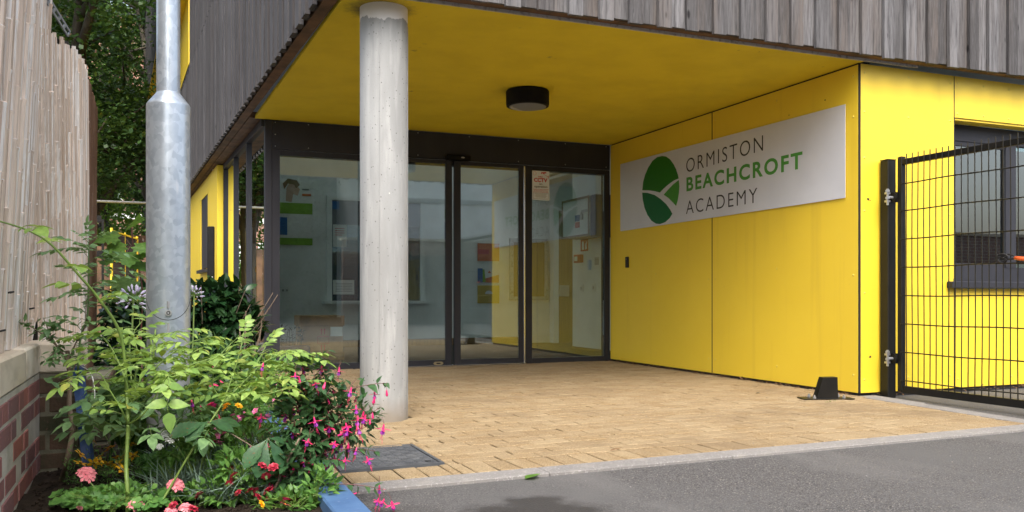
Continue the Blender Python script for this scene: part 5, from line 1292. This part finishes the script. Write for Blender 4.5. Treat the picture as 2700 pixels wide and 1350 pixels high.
geranium(395, 1345, [(360, 1334, 2.72, .95)], 'pelargonium with a salmon pink head low beside the rose stem', 'pel', 60, (.06, .06, .02), .025, lz=.018)
geranium(470, 1320, [(463, 1280, 2.8, .95), (490, 1342, 2.72, .8), (452, 1350, 2.7, .7)], 'pelargonium with three salmon pink heads right of the rose stem', 'pel', 50, (.06, .06, .02), .025, lz=.018)
geranium(440, 1262, [(430, 1148, 2.94, .8), (450, 1160, 2.92, .7), (468, 1150, 2.95, .75), (495, 1146, 2.96, .8), (421, 1178, 2.9, .45), (512, 1152, 3.0, .6)], 'pelargonium with white flower heads at the foot of the lamp post', 'pelw', 85, (.10, .07, .05), .06)

# ---------------------------------------------------------------- bidens with yellow stars
b = gnd(300, 1262)
t = plant('bidens', b, 'low feathery plant covered in small golden star flowers', 'bidens')
ml, ms = MB(), MB()
for (px, py, d) in ((212, 1198, 3.05), (212, 1222, 3.0), (247, 1222, 3.0), (242, 1162, 3.16), (285, 1223, 3.02), (310, 1224, 3.0), (292, 1179, 3.12), (312, 1206, 3.05), (352, 1172, 3.14), (350, 1203, 3.06), (262, 1216, 3.08), (322, 1238, 2.98), (283, 1188, 3.12), (262, 1205, 3.1)):
    p = at(px, py, d); ms.tube(curve(b + Vector((rng.uniform(-.1, .06), rng.uniform(0, .1), 0)), (b + p)/2 + rv(.02), p, 6), .0009, 4); inst(FL['bid'], 'flower', t, p, (.65 + rng.uniform(-.35, .35), rng.uniform(-.4, .4), rng.uniform(0, 6.28)), rng.uniform(1.15, 1.5))
for k in range(800):
    p = at(rng.uniform(170, 400), rng.gauss(1240, 32), rng.uniform(2.9, 3.2)); p.z = max(p.z, .05); ml.leaf(p, rv(1) + UP*.4, UP + rv(.5), rng.uniform(.010, .024), .004, .2, .1, 2, 'ell')
ml.build('foliage', M['geran'], t); ms.build('stems', M['stem'], t)

# ---------------------------------------------------------------- dianthus: blue grey blades and crimson heads
def dianthus(px, py, n, rad, heads, label):
    b = gnd(px, py); t = plant('dianthus', b, label, 'dianthus', 'dianthus tufts'); ml, ms = MB(), MB()
    for _ in range(n):
        p = b + Vector((rng.gauss(0, rad), rng.gauss(0, rad*.7), rng.uniform(0, .05))); ml.leaf(p, (rng.uniform(-1, 1), rng.uniform(-1, .5), rng.uniform(.3, 1.3)), UP + rv(.3), rng.uniform(.06, .14), .0058, rng.uniform(.1, .5), .3, 4, 'taper')
    for hx, hy, d, k in heads:
        p = at(hx, hy, d); ms.tube(curve(b + Vector((rng.uniform(-.04,.04), 0, .02)), (b + p)/2 + rv(.015), p - UP*.014, 6), .0012, 4); inst(FL[k], 'flower_head', t, p, (.75 + rng.uniform(-.4, .4), rng.uniform(-.5, .5), rng.uniform(0, 6.28)), rng.uniform(.9, 1.3))
    ml.build('foliage', M['dianthus'], t); ms.build('stems', M['stem_dk'], t)
dianthus(520, 1300, 620, .075, [(524, 1304, 2.74, 'dia'), (456, 1330, 2.7, 'dia'), (510, 1340, 2.7, 'dia')], 'blue grey dianthus tuft with dark crimson heads at the front of the bed')
dianthus(560, 1225, 700, .085, [(606, 1240, 2.9, 'dia'), (612, 1200, 3.0, 'dia'), (578, 1250, 2.88, 'dia'), (600, 1215, 2.95, 'dia')], 'blue grey dianthus tuft with crimson heads in the middle of the bed')
dianthus(640, 1320, 380, .07, [(682, 1310, 2.74, 'dia'), (708, 1292, 2.78, 'dia'), (712, 1258, 2.84, 'dia'), (748, 1325, 2.74, 'dia')], 'dianthus tuft with red heads under the chestnut leaves')
dianthus(470, 1240, 200, .05, [], 'small blue grey dianthus tuft without flowers behind the white pelargonium')

# ---------------------------------------------------------------- bedding mass
def bedding(px, py, d, rad, n, L, W, mat, heads, label, prof='ovate', stemmat='stem', jag=0.0, base=None, cat='plant', name='bedding_plant', grp='bedding plants'):
    c = at(px, py, d); b = Vector((min(c.x, .47), c.y, .045)); t = plant(name, b, label, cat, grp); ml, ms = MB(), MB()
    bush(ml, c, rad, n, L, W, prof, .45, jag); twigs(ms, b, c, rad, 16, .0026)
    for hx, hy, dd, k, sc in heads:
        p = at(hx, hy, dd); ms.tube(curve(c - UP*.03, (c + p)/2 + rv(.015), p - UP*.008, 5), .001, 4); inst(FL[k], 'flower_head', t, p, (.7 + rng.uniform(-.5, .5), rng.uniform(-.5, .5), rng.uniform(0, 6.28)), sc)
    ml.build('foliage', M[mat], t, smooth=True); ms.build('stems', M[stemmat], t)
def heads(k, x0, x1, y0, y1, d0, d1, n, s0=.8, s1=1.2): return [(rng.uniform(x0, x1), rng.uniform(y0, y1), rng.uniform(d0, d1), k, rng.uniform(s0, s1)) for _ in range(n)]
bedding(520, 1075, 3.5, (.12, .12, .09), 330, .04, .02, 'bed_leaf2', heads('red', 505, 560, 1060, 1110, 3.3, 3.4, 5, 1, 1.5), 'dark leaved bedding plant with round red flowers right of the lamp post')
bedding(605, 1090, 3.6, (.14, .14, .10), 420, .038, .019, 'bed_leaf', heads('yel', 590, 640, 1066, 1082, 3.3, 3.4, 3) + heads('pk', 610, 660, 1080, 1120, 3.3, 3.4, 6), 'green bedding plant with two orange flowers behind the rose stem')
bedding(690, 1075, 3.7, (.15, .15, .12), 480, .036, .016, 'bed_leaf', heads('pk', 640, 740, 1030, 1120, 3.4, 3.6, 9), 'light green bedding plant with lilac flowers in front of the blue edging')
bedding(560, 1165, 3.15, (.10, .10, .06), 260, .034, .017, 'bed_leaf2', heads('lil', 570, 610, 1130, 1170, 3.0, 3.1, 4) + heads('red', 540, 580, 1110, 1180, 3.0, 3.1, 5), 'bedding plant with lilac pink heads in the centre of the bed')
bedding(670, 1180, 3.05, (.11, .10, .09), 330, .034, .015, 'bed_leaf', heads('pk', 640, 690, 1180, 1215, 2.92, 2.98, 4) + heads('red', 640, 800, 1160, 1200, 2.9, 2.98, 5), 'leafy bedding plant with small pink flowers behind the chestnut leaves')
bedding(610, 1290, 2.85, (.14, .08, .05), 360, .030, .015, 'bed_leaf', heads('dia', 560, 700, 1270, 1320, 2.74, 2.8, 4), 'low green bedding plant with crimson flowers at the front edge')
bedding(770, 1330, 2.78, (.11, .07, .045), 300, .034, .016, 'bed_leaf', heads('yel', 690, 700, 1322, 1330, 2.68, 2.7, 1) + heads('red', 730, 760, 1318, 1332, 2.7, 2.74, 2, 1.2, 1.5), 'bedding plant with one yellow bloom at the foot of the canes')
bedding(850, 1290, 2.82, (.05, .08, .07), 150, .036, .017, 'bed_leaf', [], 'small green bedding plant pressed against the blue edging')
bedding(560, 980, 4.4, (.22, .2, .17), 520, .05, .022, 'bed_leaf2', heads('red', 520, 600, 940, 1040, 4.1, 4.2, 7, 1.2, 1.8), 'dark bedding shrub with red flowers behind the rose sprays')
bedding(690, 1010, 4.6, (.20, .25, .16), 480, .045, .018, 'bed_leaf', heads('pk', 640, 740, 990, 1060, 4.2, 4.3, 8, 1, 1.5), 'loose light green bedding plant at the far end of the edging')
bedding(650, 1235, 2.86, (.12, .07, .06), 330, .038, .017, 'bed_leaf', heads('dia', 600, 720, 1215, 1260, 2.76, 2.8, 4), 'fresh green bedding plant with crimson heads below the chestnut leaflets')
bedding(470, 1180, 2.98, (.07, .06, .05), 170, .034, .016, 'bed_leaf', [], 'small fresh green plant beside the white pelargonium')
bedding(520, 1150, 2.98, (.10, .06, .05), 260, .034, .013, 'bed_leaf', heads('pk', 520, 600, 1120, 1180, 2.9, 2.95, 4), 'narrow leaved bedding plant with small pink flowers beside the black lamp post foot')
bedding(330, 1075, 3.5, (.16, .14, .09), 330, .05, .026, 'bed_leaf2', [], 'dark leafy plant low behind the rose, left of the lamp post')
bedding(300, 1310, 2.76, (.14, .07, .03), 170, .026, .020, 'bed_leaf', [], 'low spreading seedling foliage at the bottom left of the bed', 'obov')

# ---------------------------------------------------------------- shrubs behind
b = Vector((.28, 5.6, .05))
t = plant('evergreen_shrub', b, 'glossy dark evergreen shrub right of the lamp post by the yellow wall', 'shrub', 'evergreen shrubs')
ml, ms = MB(), MB()
for (px, py, d, rad, n) in ((560, 800, 5.4, (.17, .2, .11), 300), (600, 860, 5.4, (.20, .22, .13), 360), (545, 930, 5.2, (.18, .2, .17), 330), (640, 850, 5.6, (.12, .2, .07), 110), (600, 770, 5.5, (.13, .2, .05), 90), (620, 980, 5.3, (.2, .2, .15), 260)):
    bush(ml, at(px, py, d), rad, n, .105, .044, 'ell', -.05, seg=5, droop=.3)
twigs(ms, b, at(590, 870, 5.4), (.35, .25, .3), 34, .006)
for px, py in ((655, 925), (648, 820), (690, 845), (632, 850)): ms.tube(curve(at(640, 990, 5.1), at(px, py + 60, 5.1), at(px, py, 5.1), 6), [.007 - .0007*k for k in range(7)], 6)
ml.build('foliage', M['darkleaf'], t, smooth=True); ms.build('branches', M['twig'], t)
b = Vector((-.10, 5.2, .05))
t = plant('evergreen_shrub', b, 'dark glossy shrub between the bamboo and the lamp post', 'shrub', 'evergreen shrubs')
ml, ms = MB(), MB()
for (px, py, d, rad, n) in ((335, 830, 4.9, (.12, .15, .10), 200), (360, 900, 4.8, (.13, .15, .15), 240), (300, 960, 4.7, (.12, .15, .14), 200), (375, 790, 5.0, (.06, .12, .07), 80)):
    bush(ml, at(px, py, d), rad, n, .10, .034, 'ell', -.1, seg=5, droop=.35)
twigs(ms, b, at(345, 880, 4.8), (.16, .15, .25), 20, .005)
ml.build('foliage', M['darkleaf'], t, smooth=True); ms.build('branches', M['twig'], t)
b = Vector((-.05, 4.7, .05))
t = plant('sycamore_sapling', b, 'sycamore sapling with large lobed leaves left of the lamp post', 'sapling')
ml, ms = MB(), MB()
def lobed(p, d, nrm, s):
    d = Vector(d).normalized(); nrm = Vector(nrm); side = d.cross(nrm).normalized(); up = side.cross(d).normalized(); p = Vector(p)
    out = [(0,0),(.18,-.02),(.30,-.10),(.34,.10),(.55,.08),(.50,.22),(.62,.36),(.42,.40),(.44,.56),(.27,.55),(.24,.72),(.12,.80),(.0,1.0)]
    full = out + [(-a, b) for a, b in out[-2:0:-1]]
    c = p + d*s*.42 - up*.04*s; vs = [c] + [p + side*a*s + d*b_*s - up*(.22*s*(abs(a) + .4*b_)**2) for a, b_ in full]
    ml.add(vs, [(0, i+1, (i+1) % len(full) + 1) for i in range(len(full))])
stem = smoothpath([b, at(372, 900, 4.6), at(375, 760, 4.55), at(352, 655, 4.5), at(347, 600, 4.5)], 5); ms.tube(stem, .004, 6)
for px, py, d, dd, s in ((345, 600, 4.45, (.2, -.4, .35), .12), (322, 640, 4.5, (-.8, -.4, -.5), .12), (305, 615, 4.5, (-.9, -.3, -.45), .13), (375, 640, 4.42, (.5, -.6, -.5), .13), (334, 665, 4.4, (.1, -.7, -.55), .13), (385, 600, 4.45, (.9, -.3, .1), .12), (360, 690, 4.45, (.5, -.6, -.5), .10), (300, 660, 4.5, (-.4, -.4, -.9), .10), (388, 655, 4.45, (.7, -.5, -.6), .12)):
    p = at(px, py, d); ms.tube([stem[-6], (stem[-6] + p)/2 + UP*.02, p], .0016, 4); lobed(p, dd, (dd[0]*.3, -.55, .8), s)
for px, py, d, s in ((345, 740, 4.6, .16), (318, 730, 4.55, .13), (375, 760, 4.6, .14)): lobed(at(px, py, d), (rng.uniform(-.6,.6), -.5, -.5), (0, -.5, .8), s)
ml.build('foliage', M['maple'], t); ms.build('stems', M['redstem'], t)
b = gnd(350, 1125); b.y = 3.95; b.x = -.06
t = plant('agapanthus', b, 'agapanthus with a round head of white and violet buds left of the lamp post')
ml, ms = MB(), MB(); p = at(352, 792, 4.0)
ms.tube(smoothpath([b, at(342, 950, 3.95), at(348, 870, 3.98), p], 5), .0042, 7); inst(FL['ag'], 'flower_head', t, p, (.2, .1, .5), 1.12)
p2 = at(512, 778, 4.3); ms.tube(smoothpath([b + Vector((.15,.1,0)), at(505, 950, 4.2), p2], 5), .0038, 7); inst(FL['ag'], 'flower_head', t, p2, (.1, .5, 2), .75)
for px, py in ((410, 868), (395, 885)): ms.tube([at(402, 990, 3.4), at(405, 930, 3.4), at(px, py, 3.4)], .004, 6)
for _ in range(60):
    a = rng.uniform(0, 6.28); ml.leaf(b + Vector((rng.gauss(0, .03), rng.gauss(0, .03), 0)), (math.cos(a)*.8, math.sin(a)*.6 - .2, 1.1), Vector((math.cos(a), math.sin(a), .6)), rng.uniform(.28, .42), .018, rng.uniform(.3, .7), .25, 7, 'taper', curl=.25)
ml.build('foliage', M['strap'], t, smooth=True); ms.build('stems', M['stem'], t, smooth=True)
# dead woody stem against the pier
b = gnd(160, 1258)
t = plant('climbing_stem', b, 'bare woody stem with thin twigs rising against the brick pier', 'plant')
ml, ms = MB(), MB()
tr = smoothpath([b - UP*.02, at(178, 1210, 3.12), at(192, 1130, 3.16), at(183, 1075, 3.18), at(184, 1000, 3.2), at(178, 925, 3.22)], 5); ms.tube(tr, [.0105 - .0001*i for i in range(len(tr))], 8)
for path in ([tr[-3], at(150, 912, 3.2), at(95, 870, 3.15), at(60, 850, 3.12)], [tr[-3], at(200, 905, 3.2), at(222, 868, 3.2), at(228, 790, 3.2)], [tr[-3], at(155, 925, 3.18), at(125, 950, 3.15), at(150, 955, 3.14)], [tr[-6], at(200, 960, 3.2), at(225, 930, 3.2)], [tr[-3], at(140, 895, 3.2), at(115, 840, 3.2)]):
    pts = smoothpath(path, 5); ms.tube(pts, [.0034 - .0022*i/len(pts) for i in range(len(pts))], 5)
    for p in pts[3:]:
        for _ in range(3): ml.leaf(p + rv(.012), rv(1) + Vector((0,0,.1)), UP + rv(.5), rng.uniform(.012, .034), .014, .2, .2, 3)
for px, py in ((150, 1020), (165, 1085), (120, 870), (150, 860), (130, 865), (195, 1110), (160, 1095)):
    for _ in range(4): ml.leaf(at(px, py, 3.16) + rv(.015), rv(1), (0, -.6, .8), rng.uniform(.025, .042), .022, .2, .2, 4, 'ovate')
ml.build('foliage', M['rose_dk'], t, smooth=True); ms.build('stem', M['twig'], t, smooth=True)

# ---------------------------------------------------------------- litter on the ground
def fallen(px, py, z, L, W, mat, label, rot, prof='ovate'):
    p = onZ(px, py, z); m_ = MB(); m_.leaf(p, (math.cos(rot), math.sin(rot), .05), UP + rv(.1), L, W, -.1, .25, 5, prof, jag=.12)
    o = m_.build('fallen_leaf', M[mat]); tag(o, label, 'leaf', 'fallen leaves')
fallen(1385, 1262, .006, .075, .055, 'maple', 'single green leaf lying on the dark asphalt', .2)
fallen(1608, 1188, .018, .07, .02, 'deadleaf', 'small curled brown leaf on the buff paving in front of the doors', .05)
fallen(1995, 1037, .018, .045, .02, 'ink', 'tiny dark leaf on the paving beside the yellow wall', .4)
lit = MB(); lrn = random.Random(9)
for _ in range(260):
    y = lrn.uniform(4.82, 8.4); x = WX - .005 - abs(lrn.gauss(0, .025)); lit.leaf((x, y, lrn.uniform(.014, .03)), (lrn.uniform(-1,1), lrn.uniform(-1,1), lrn.uniform(-.1,.5)), UP, lrn.uniform(.015, .04), .014, .3, .3, 3)
for _ in range(70):
    x = lrn.uniform(4.7, 6.6); lit.leaf((x, FY - abs(lrn.gauss(0, .03)), lrn.uniform(.014, .03)), (lrn.uniform(-1,1), lrn.uniform(-1,1), lrn.uniform(0,.4)), UP, lrn.uniform(.015, .04), .014, .3, .3, 3)
o = lit.build('dead_leaves', M['deadleaf']); tag(o, kind='stuff')
o.name = 'dead_leaves'
wd = MB()
for k in range(5): wd.leaf(onZ(2172 + k*7, 1062, .02) + Vector((0, -.01, .004*k)), (lrn.uniform(-1,1), -.6, .5), UP, .022, .016, .2, .2, 4, 'obov')
o = wd.build('weed', M['maple']); tag(o, 'tiny bright green weed growing at the base of the gate stop', 'weed')
gr = MB()
for _ in range(110):
    x, y = lrn.uniform(.7, 7), lrn.uniform(1.9, 3.2); r = lrn.uniform(.0015, .005); gr.ball((x, y, r*.4), r, 5, 0, .6)
for _ in range(60):
    x, y = lrn.uniform(.8, 4.6), lrn.uniform(3.4, 6.5); r = lrn.uniform(.001, .0035); gr.ball((x, y, .014 + r*.3), r, 5, 0, .6)
tag(gr.build('grit', M['kerb']), kind='stuff')
# ---------------------------------------------------------------- beyond: pole, gate, trees, brick block
t = thing('barrier_pole', (-.9, 18, 0), 'horizontal galvanised barrier pole across the lane before the trees', 'barrier')
mb = MB(); z = .73 + (780 - 540)/2284*17.0; mb.tube([(-7, 18.1, z), (.25, 18.1, z)], .024, 10); mb.build('rail', M['galv_low'], t, smooth=True)
mb = MB(); mb.tube([(-6.8, 18.1, 0), (-6.8, 18.1, z)], .04, 10); mb.build('upright', M['trim'], t)
t = thing('yellow_gate', (-.35, 11.8, 0), 'yellow framed gate with dark mesh behind the sapling', 'gate')
a, b = at(294, 594, 10.2), at(361, 612, 11.7); g0, g1 = Vector((a.x, a.y, 0)), Vector((b.x, b.y, 0)); mb = MB()
for f in (0, .5, 1): p = g0.lerp(g1, f); mb.tube([p, p + UP*1.53], .016 if f != .5 else .008, 6)
for z in (.12, .55, .85, 1.15, 1.50): mb.tube([g0 + UP*z, g1 + UP*z], .012, 6)
mb.build('frame', M['yellow'], t)
mb = MB()
for k in range(46): p = g0.lerp(g1, k/45); mb.tube([p + UP*.1, p + UP*1.5], .004, 4)
mb.build('infill', M['black'], t)
p = at(262, 590, 9.4)
t = thing('gate_post', (p.x, p.y, 0), 'black slotted post left of the yellow framed gate', 'post'); mb = MB()
for dx in (-.035, .035): mb.box(p.x + dx - .012, p.x + dx + .012, p.y - .03, p.y + .03, 0, 1.56)
for z in (.2, .75, 1.15, 1.53): mb.box(p.x - .022, p.x + .022, p.y - .03, p.y + .03, z, z + .07)
mb.build('upright', M['black'], t)
p = at(556, 597, 10.5)
t = thing('bollard', (p.x, p.y, 0), 'tall dark flat post in front of the yellow side wall', 'post'); mb = MB()
mb.box(p.x - .042, p.x + .042, p.y - .03, p.y + .03, 0, p.z, bev=.012); mb.build('upright', M['black'], t)
mb = MB(); mb.box(p.x - .01, p.x + .02, p.y - .034, p.y - .0305, .95, .965); mb.build('latch', M['trim'], t)
t = thing('timber_fence', (-3, 13, 0), 'brown close boarded fence along the far side of the lane', 'fence')
mb = MB()
for k in range(60): x = -6 + k*.1; mb.box(x, x + .094, 13.9 + .01*(k % 2), 13.93 + .01*(k % 2), 0, 1.45)
mb.box(-6, 0, 13.95, 14.0, 1.1, 1.18); mb.build('boards', M['brownwood'], t)
t = thing('timber_fence', (-.5, 24.5, 0), 'tall brown fence at the far end of the lane reflected in the side glazing', 'fence')
mb = MB()
for k in range(16): x = -1.3 + k*.1; mb.box(x, x + .094, 24.5 + .01*(k % 2), 24.53 + .01*(k % 2), 0, 2.3)
mb.build('boards', M['brownwood'], t)
def tree(x, y, hgt, trunk, spread, n, mat, label, low, limbs, leaf=.10, seed=1, crown=None):
    r = random.Random(seed); t = thing('tree', (x, y, 0), label, 'tree', 'trees behind the lane'); mt = MB(); mc = MB()
    base = Vector((x, y, 0)); topz = hgt*.72
    mt.tube(smoothpath([base, base + Vector((.1, 0, hgt*.25)), base + Vector((-.1, .1, hgt*.5)), base + Vector((.15, 0, topz))], 4), [trunk*(1 - .06*i) for i in range(13)], 8)
    cl = []
    for k in range(limbs):
        z0 = hgt*r.uniform(.15, .6); a = r.uniform(0, 6.28); L = spread*r.uniform(.6, 1.1); p0 = base + UP*z0; e = p0 + Vector((math.cos(a)*L, math.sin(a)*L, hgt*r.uniform(.06, .28)))
        pts = curve(p0, p0.lerp(e, .5) + UP*hgt*.08 + Vector((r.uniform(-.4,.4), r.uniform(-.4,.4), 0)), e, 7); mt.tube(pts, [trunk*.5*(1 - .12*i) for i in range(8)], 6)
        for j in (3, 5, 7): cl.append((pts[j], r.uniform(.5, 1.0)))
        for j in (2, 4, 6):
            q = pts[j] + Vector((r.uniform(-1,1), r.uniform(-1,1), r.uniform(-.2,1)))*spread*.35; mt.tube([pts[j], (pts[j] + q)/2 + rv(.15), q], [trunk*.2, trunk*.14, trunk*.05], 5); cl.append((q, r.uniform(.45, .9)))
    nc = 70
    for k in range(nc):
        a, zz = r.uniform(0, 6.28), r.uniform(low, hgt); f = math.sin(math.pi*min(1, max(0.06, (zz - low + .6)/(hgt - low + 1.2))))**.6; rr = spread*f*math.sqrt(r.random())
        cl.append((base + Vector((math.cos(a)*rr, math.sin(a)*rr, zz)), r.uniform(.45, 1.1)))
    per = n//len(cl)
    for c, rad in cl:
        for k in range(per):
            q = Vector((r.gauss(0, 1), r.gauss(0, 1), r.gauss(0, .7)))*rad*.48; p = c + q
            d = Vector((r.uniform(-1,1), r.uniform(-1,1), r.uniform(-.9,.3))); nn = Vector((r.uniform(-.6,.6), r.uniform(-.6,.6), 1)); s_ = leaf*r.uniform(.7, 1.3)
            d.normalize(); sd = d.cross(nn).normalized()*s_*.42
            mc.add([p, p + d*s_*.5 + sd, p + d*s_, p + d*s_*.5 - sd], [(0,1,2,3)])
    mc.build('crown', mat, t); mt.build('trunk', M['bark'], t, smooth=True)
tree(-1.7, 23.5, 13, .24, 3.4, 30000, M['tree'], 'big dark tree with a leaning trunk right behind the barrier pole', 3.4, 12, .12, 3)
tree(-3.6, 20.5, 12, .2, 3.2, 26000, M['tree'], 'dark tree whose crown rises above the short bamboo screen', 4.0, 10, .11, 5)
tree(-.1, 32, 15, .26, 3.6, 26000, M['tree'], 'dark tree close against the far end of the timber building', 4.0, 11, .15, 8)
tree(-2.0, 38, 15, .25, 4.2, 22000, M['tree2'], 'brighter green tree seen through the gap under the other crowns', 2.6, 10, .17, 13)
tree(-6.2, 27, 13, .25, 4.0, 18000, M['tree2'], 'leafy tree behind the bamboo screens', 2.6, 10, .14, 17)
hb = thing('hedge', (-2.5, 44, 0), 'rough bright green hedge below the red brick block', 'hedge'); mb = MB()
for k in range(6000):
    p = Vector((rng.uniform(-9, 3), 44 + rng.uniform(-.8, .8), rng.uniform(.1, 2.6) + .4*math.sin(k))); d = rv(1); mb.leaf(p, d, UP + rv(.5), .22, .13, seg=2)
mb.build('foliage', M['tree2'], hb)
t = thing('brick_block', (-3, 55, 0), 'distant red brick block with white sash windows seen through the trees', 'building')
mb = MB(); mb.box(-14, 6, 55, 62, 0, 17); mb.build('wall', M['farbrick'], t)
mb = MB(); mb.box(-14, 6, 54.94, 54.995, 9.2, 9.8); mb.box(-14, 6, 54.94, 54.995, 5.2, 5.5); mb.build('stone_band', M['render'], t)
for i in range(9):
    for z in (2.0, 6.0, 10.4):
        x = -13 + i*2.05; f = MB(); f.box(x, x + 1.0, 54.93, 54.99, z, z + 2.0); w_ = f.build('window', M['render'], t)
        f = MB()
        for q in (0, 1): f.box(x + .1, x + .9, 54.915, 54.928, z + .12 + q*.92, z + .92 + q*.92)
        f.build('pane', M['wglass'], w_)
mb = MB(); mb.box(-14.2, 6.2, 54.8, 62.2, 17, 17.4); mb.build('roof', M['anth'], t)

hb = thing('hedge', (-1.6, 29, 0), 'leafy undergrowth below the tree crowns beyond the barrier pole', 'hedge'); mb = MB()
for k in range(9000):
    hx = rng.uniform(-6.2, .1); p = Vector((hx, 29 + rng.uniform(-1.2, 1.2), rng.uniform(.1, 3.0 if hx > -2.3 else 5.2) + .7*math.sin(k*1.7))); d = rv(1); mb.leaf(p, d, UP + rv(.5), .17, .10, seg=2)
mb.build('foliage', M['tree2'], hb)
hb = thing('hedge', (-1, -14, 0), 'tall dense hedge added across the street to darken the left pane reflection', 'hedge'); mb = MB()  # unseen screen of leaves, added so the pane reflects something dark
for k in range(19000):
    p = Vector((rng.uniform(-10, 8), -13.4 + rng.uniform(-.5, .5), rng.uniform(.1, 5.8) + .4*math.sin(k*1.7))); mb.leaf(p, rv(1), UP + rv(.6), .20, .13, seg=2)
mb.build('foliage', M['tree'], hb)
mb = MB(); mb.box(-10, 8, -14.6, -14.0, 0, 5.8); mb.build('added_sky_block', M['bark'], hb)  # solid box added to block the sky between the hedge leaves
# ---------------------------------------------------------------- across the street, behind the viewpoint (seen in the glass)
t = thing('white_building', (13, -9, 0), 'white rendered building across the street reflected in the doors', 'building')
mb = MB(); mb.box(5.75, 22, -12.8, -9, 0, 5.3); mb.build('wall', M['render'], t)
mb = MB(); mb.box(5.65, 22.1, -14.1, -8.9, 5.3, 5.5); mb.build('roof', M['anth'], t)
mb = MB(); mb.box(5.76, 22, -8.995, -8.96, 3.6, 3.75); mb.box(5.76, 22, -8.995, -8.97, 4.9, 5.0); mb.build('string_course', M['trim'], t)
t = thing('brick_wall', (11, -5, 0), 'red brick boundary wall across the street reflected in the doors', 'wall')
mb = MB(); mb.box(4.4, 20, -5.2, -5, 0, 2.15); mb.build('brickwork', M['streetbrick'], t)
mb = MB(); mb.box(4.35, 20.05, -5.25, -4.95, 2.15, 2.22); mb.build('coping_stone', M['coping'], t)
t = thing('timber_fence', (7, -4.6, 0), 'grey boarded fence panels against the brick wall across the street', 'fence')
mb = MB()
for k in range(30): x = 5.2 + k*.1; mb.box(x, x + .094, -4.72, -4.69, 0, 1.75 + .02*(k % 3))
mb.build('boards', M['timber'], t)
tree(-7, -15, 9, .2, 3.4, 7000, M['tree'], 'tree across the street left of the white building', 2.4, 8, .2, 23)
tree(2.2, -12, 10, .22, 3.6, 12000, M['tree'], 'broad tree across the street beside the white building', 2.6, 8, .2, 29)
